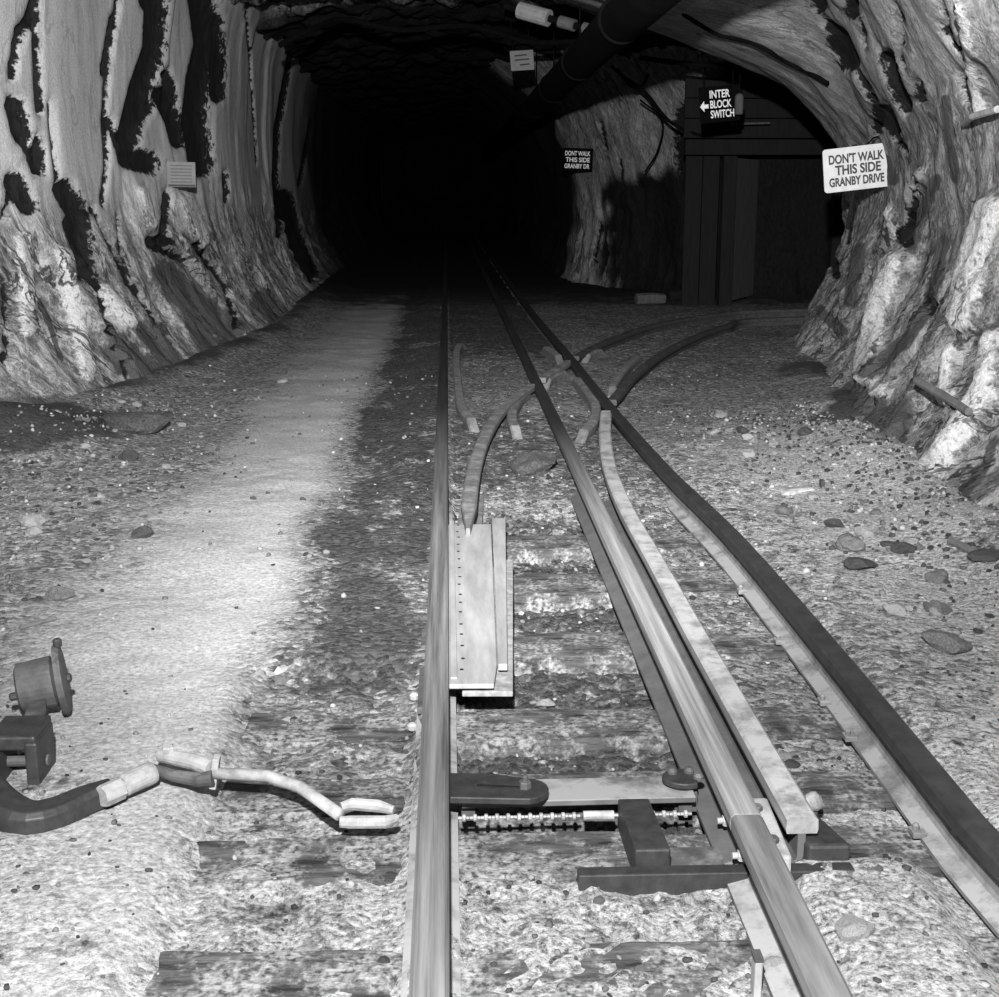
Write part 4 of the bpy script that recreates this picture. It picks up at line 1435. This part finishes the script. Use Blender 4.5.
# ------------------------------------------------------------------ signal lamp and bracket beside the sign
p = AY(739, 104, 13.0)
t = thing('signal_lamp', p - Vector((0, 0, .12)), 'small grey tubular lamp hanging just right of the black arrow board', 'lamp')
MB().lathe([(.03, -.1), (.042, -.09), (.042, .07), (.03, .09), (.012, .1)], p, n=16).build('lamp_body', M['wood_pale'], t)
MB().tube([p + Vector((0, 0, .1)), p + Vector((0, .02, .8))], .006, 6).build('hanger', M['cable'], t)
pa, pb = AY(731, 124, 15.6), AY(770, 123, 15.6)
# ------------------------------------------------------------------ timber bulkhead with doorway in the side drive
Yk = 15.95
t = thing('timber_bulkhead', (4.4, Yk, 0), 'dark timber bulkhead with a doorway closing the side drive behind the curved rails', 'bulkhead')
xp0 = AY(728, 200, Yk).x
zc = AY(760, 156, Yk).z
MB().box((xp0, Yk, zc / 2 - .02), (.16, .16, zc + .04)).build('post', M['wood'], t, bevel=.01)
MB().box((xp0 + 1.35, Yk, zc / 2 - .02), (.16, .16, zc + .04)).build('post', M['wood'], t, bevel=.01)
MB().box((xp0 + .9, Yk, zc + .1), (2.9, .18, .18)).build('cap_beam', M['wood'], t, bevel=.01)
for q in range(3):
    MB().box((xp0 + .9, Yk + .06, zc + .32 + .23 * q), (2.9, .05, .22)).build('lagging_board', M['wood'], t, bevel=.004)
for q in range(2):
    MB().box((xp0 - .2 - .21 * q, Yk + .1, zc / 2 - .02), (.2, .05, zc + .04)).build('lagging_board', M['wood'], t, bevel=.004)
for q in range(5):
    MB().box((xp0 + 1.55 + .21 * q, Yk + .1, zc / 2 - .02), (.2, .05, zc + .04)).build('lagging_board', M['wood'], t, bevel=.004)
# half open door hung behind the left post
dr = MB()
Rz = Matrix.Rotation(math.radians(62), 3, 'Z')
MB().box(Vector((xp0 + .1, Yk + .12, zc / 2 + .03)) + Rz @ Vector((.5, 0, 0)), (1.0, .04, zc - .1), Rz).build('door_leaf', M['wood_pale'], t)
MB().tube([pa, pb], .012, 8).build('rail_rod', M['wood_pale'], t)

# ------------------------------------------------------------------ odds and ends in the walls and on the ground
h1 = bvh_right.ray_cast(ORG, sight(940, 382))[0]
h2 = bvh_right.ray_cast(ORG, sight(978, 412))[0]
if h1 and h2:
    n_ = Vector((-1, -.35, .1)) * .08
    o = MB().tube([h1 + n_ * 1.6, h1.lerp(h2, .5) + n_, h2 + n_ * .6], [.02, .021, .018], 8).build('rock_bolt', M['stick'])
    tag(o, 'grey bar lying slanted against the pale rock low on the right wall', 'bar')
h1 = bvh_right.ray_cast(ORG, sight(968, 124))[0]
h2 = bvh_right.ray_cast(ORG, sight(1004, 110))[0]
if h1 and h2:
    o = MB().tube([h1 + Vector((-.02, .0, 0)), h1.lerp(h2, .5) + Vector((-.08, -.05, 0)), h2 + Vector((-.05, -.05, 0))], .016, 8).build('wall_pipe', M['pale_iron'])
    tag(o, 'thin pale pipe crossing the right wall at the photo edge', 'pipe')


def ico(seed, flat=.7, sub=2):
    import bmesh
    bm = bmesh.new()
    bmesh.ops.create_icosphere(bm, subdivisions=sub, radius=1.0)
    V = np.array([v.co[:] for v in bm.verts])
    n = fbm(V * 1.1 + seed * 5.3, 3)
    # knock flat faces on it
    rs = np.random.RandomState(seed)
    for k in range(7):
        d = rs.normal(size=3)
        d /= np.linalg.norm(d)
        lim = rs.uniform(.55, .8)
        s = V @ d
        V = V - np.maximum(s - lim, 0)[:, None] * d
    V *= (1 + .18 * n + .05 * fbm(V * 3.2 + seed, 3))[:, None]
    V *= np.array([1.15, .95, flat])
    for v, c in zip(bm.verts, V):
        v.co = c
    F = [[v.index for v in f.verts] for f in bm.faces]
    me = bpy.data.meshes.new('loose_stone')
    bm.to_mesh(me)
    bm.free()
    return me, V, np.array(F)


stone_mesh = {}
for mn in ('stone_dark', 'stone_mid', 'stone_pale'):
    for k in range(4):
        me, _, _ = ico(11 + k + len(mn) * 3, [.7, .55, .8, .45][k], 3)
        me.materials.append(M[mn])
        stone_mesh[(mn, k)] = me


def stone(p, r, mn, k, label, group=None, rz=None, sc=(1, 1, 1)):
    o = bpy.data.objects.new('loose_stone', stone_mesh[(mn, k)])
    C.objects.link(o)
    o.location = (p[0], p[1], p[2] + r * .28 * sc[2])
    o.scale = (r * sc[0], r * sc[1], r * sc[2])
    o.rotation_euler = (random.uniform(-.15, .15), random.uniform(-.15, .15), random.uniform(0, 6.3) if rz is None else rz)
    return tag(o, label, 'stone', group)


special = [
    (143, 537, .045, 'stone_dark', 0, 'round dark stone lying alone on the left side of the walkway'),
    (33, 524, .05, 'stone_pale', 2, 'pale angular stone near the dark heap at the left edge'),
    (135, 429, .17, 'stone_dark', 3, 'largest flat dark rock at the foot of the left wall'),
    (128, 459, .055, 'stone_dark', 1, 'dark stone in front of the flat rock by the left wall'),
    (388, 967, .022, 'stone_dark', 1, 'dark flat stone beside the left rail at the bottom'),
    (392, 876, .014, 'stone_dark', 3, 'small dark stone close left of the left rail below the throw rod'),
    (852, 549, .06, 'stone_mid', 0, 'biggest grey stone in the grit at right, between right rail and wall'),
    (835, 527, .045, 'stone_dark', 1, 'dark stone behind the biggest grey stone at right'),
    (905, 552, .045, 'stone_dark', 2, 'dark stone right of the biggest grey stone'),
    (985, 560, .05, 'stone_dark', 3, 'large dark slab at the right edge below the wall foot'),
    (945, 648, .07, 'stone_mid', 3, 'wide flat grey slab near the right edge of the floor'),
    (862, 568, .06, 'stone_dark', 3, 'flat dark chip just in front of the biggest grey stone'),
    (775, 968, .02, 'stone_pale', 0, 'pale stone between the near rail and right rail at the bottom'),
    (852, 932, .035, 'stone_pale', 2, 'bright pale stone between the near rail and the right rail'),
    (282, 382, .04, 'stone_pale', 3, 'pale chip lying on the far walkway'),
    (720, 417, .05, 'stone_pale', 3, 'pale chip right of the right rail beyond the crossing'),
    (60, 597, .05, 'stone_mid', 1, 'grey stone on the left walkway in front of the pale angular stone'),
    (546, 706, .03, 'stone_pale', 1, 'pale flat stone between sleepers right of the switch plate front'),
    (535, 472, .11, 'stone_dark', 0, 'dark lump between left and middle rails behind the switch plate'),
    (497, 372, .06, 'stone_dark', 1, 'small dark lump between left and middle rails near the first crossing'),
]
for px, py, r, mn, k, lab in special:
    stone(on_floor(px, py), r, mn, k, lab)
GB = G(797, 494, .06)
t = thing('broken_block', (GB.x, GB.y, floor_z(GB.x, GB.y)), 'broken pale block with a dark upright edge lying in the grit at right', 'block')
MB().box((GB.x, GB.y, GB.z - .02), (.2, .1, .1), Matrix.Rotation(.3, 3, 'Z'), .8).build('block_body', M['pale_iron'], t, bevel=.02)
MB().box((GB.x + .115, GB.y + .02, GB.z - .01), (.016, .03, .14)).build('iron_edge', M['dark_iron'], t)
# dry twigs and bars
for (x0, y0, x1, y1, r, mt, nm, lab, cat) in (
        (20, 630, 56, 620, .008, 'stick', 'stick', 'thin dark stick lying on the left walkway behind the counterweight', 'stick'),
        (24, 394, 42, 392, .02, 'wood', 'timber_stub', 'dark timber stub poking from the heap at the left wall', 'timber'),
        (636, 304, 664, 299, .07, 'wood_pale', 'timber_log', 'short grey log lying at the foot of the rock pillar in the side drive', 'timber'),
        (668, 300, 690, 302, .07, 'wood', 'timber_log', 'dark log beside the short grey log in the side drive', 'timber'),
        (950, 544, 975, 556, .015, 'stick', 'timber_stub', 'dark bar half buried in grit near the right edge', 'timber')):
    a, b = on_floor(x0, y0), on_floor(x1, y1)
    if nm == 'timber_log':                       # logs lie across the drive
        b = a + Vector((.36, .06, 0))
    up = Vector((0, 0, r * .8))
    tag(MB().tube([a + up, a.lerp(b, .5) + up * 1.1, b + up], [r, r * 1.05, r * .9], 8).build(nm, M[mt]), lab, cat)

# countable loose stones: left side, right side and between the rails
rs = np.random.RandomState(21)


def scatter(n, pick, rmin, rmax, label, group, pal):
    made = 0
    while made < n:
        x, y = pick()
        r = rmin + (rmax - rmin) * rs.rand() ** 2.2
        stone((x, y, floor_z(x, y)), r, pal[rs.randint(len(pal))], rs.randint(4), label, group)
        made += 1


scatter(45, lambda: (rs.uniform(-2.2, -1.35), rs.uniform(4.0, 8.5)), .014, .04, 'small loose stone on the rough ground left of the walkway', 'loose stones left of the walkway', ['stone_mid', 'stone_pale', 'stone_dark'])
scatter(75, lambda: (rs.uniform(1.35, 2.25), rs.uniform(3.4, 7.2)), .014, .042, 'small loose stone on the rough ground right of the rails', 'loose stones right of the rails', ['stone_mid', 'stone_pale', 'stone_dark'])
scatter(40, lambda: (rs.uniform(.05, .5), rs.uniform(2.0, 5.2)), .007, .018, 'small stone lying between the left and middle rails', 'stones between the rails', ['stone_mid', 'stone_pale'])
scatter(30, lambda: (rs.uniform(.72, .98), rs.uniform(2.2, 5.4)), .007, .02, 'small stone lying between the middle and right rails', 'stones between the right-hand rails', ['stone_mid', 'stone_pale', 'stone_dark'])


# uncountable grit
def make_gravel(n):
    protos = [ico(50 + k, [.7, .6, .8, .5, .9][k], 1)[1:] for k in range(5)]
    VV, FF, TT = [], [], []
    off = 0
    for q in range(n):
        u = rs.rand()
        if u < .40:
            x, y = 2.25 - abs(rs.normal(0, .45)), rs.uniform(3.2, 8.0)
        elif u < .56:
            x, y = -2.3 + abs(rs.normal(0, .45)), rs.uniform(4.0, 8.5)
        elif u < .72:
            x, y = rs.uniform(.0, 1.0), rs.uniform(1.9, 6.2)
        elif u < .86:
            x, y = rs.uniform(-1.4, 1.6), rs.uniform(1.8, 3.4)
        else:
            x, y = rs.uniform(-2, 2.2), rs.uniform(2.0, 10)
        if min(abs(x - X_L), abs(x - X_M)) < .05 or abs(x - gap_x(y)) < .06:
            continue
        if X_L < x < .2 and yf0 - .05 < y < yf1 + .1:
            continue
        z = floor_z(x, y)
        v, f = protos[rs.randint(5)]
        r = rs.uniform(.003, .010) if y < 4 else rs.uniform(.005, .016)
        a = rs.uniform(0, 6.28)
        c_, s_ = math.cos(a), math.sin(a)
        w = v * r * rs.uniform(.7, 1.2, 3)
        w = np.stack([w[:, 0] * c_ - w[:, 1] * s_, w[:, 0] * s_ + w[:, 1] * c_, w[:, 2]], axis=1) + np.array([x, y, z + r * .3])
        VV.append(w)
        FF.append(f + off)
        off += len(v)
        TT.append(np.full(len(v), rs.choice([.03, .06, .11, .18, .27, .38], p=[.14, .2, .22, .2, .14, .1])))
    V, F, T = np.vstack(VV), np.vstack(FF), np.concatenate(TT)
    me = bpy.data.meshes.new('gravel')
    me.vertices.add(len(V))
    me.vertices.foreach_set('co', V.astype(np.float32).ravel())
    me.loops.add(F.size)
    me.loops.foreach_set('vertex_index', F.astype(np.int32).ravel())
    me.polygons.add(len(F))
    me.polygons.foreach_set('loop_start', np.arange(0, F.size, 3, dtype=np.int32))
    me.polygons.foreach_set('loop_total', np.full(len(F), 3, dtype=np.int32))
    me.update(calc_edges=True)
    at = me.attributes.new('tone', 'FLOAT', 'POINT')
    at.data.foreach_set('value', T.astype(np.float32))
    me.materials.append(M['gravel'])
    o = bpy.data.objects.new('gravel', me)
    C.objects.link(o)
    tag(o, 'fine mixed grit and gravel strewn over the mine floor', 'gravel', None, 'stuff')


make_gravel(5200)
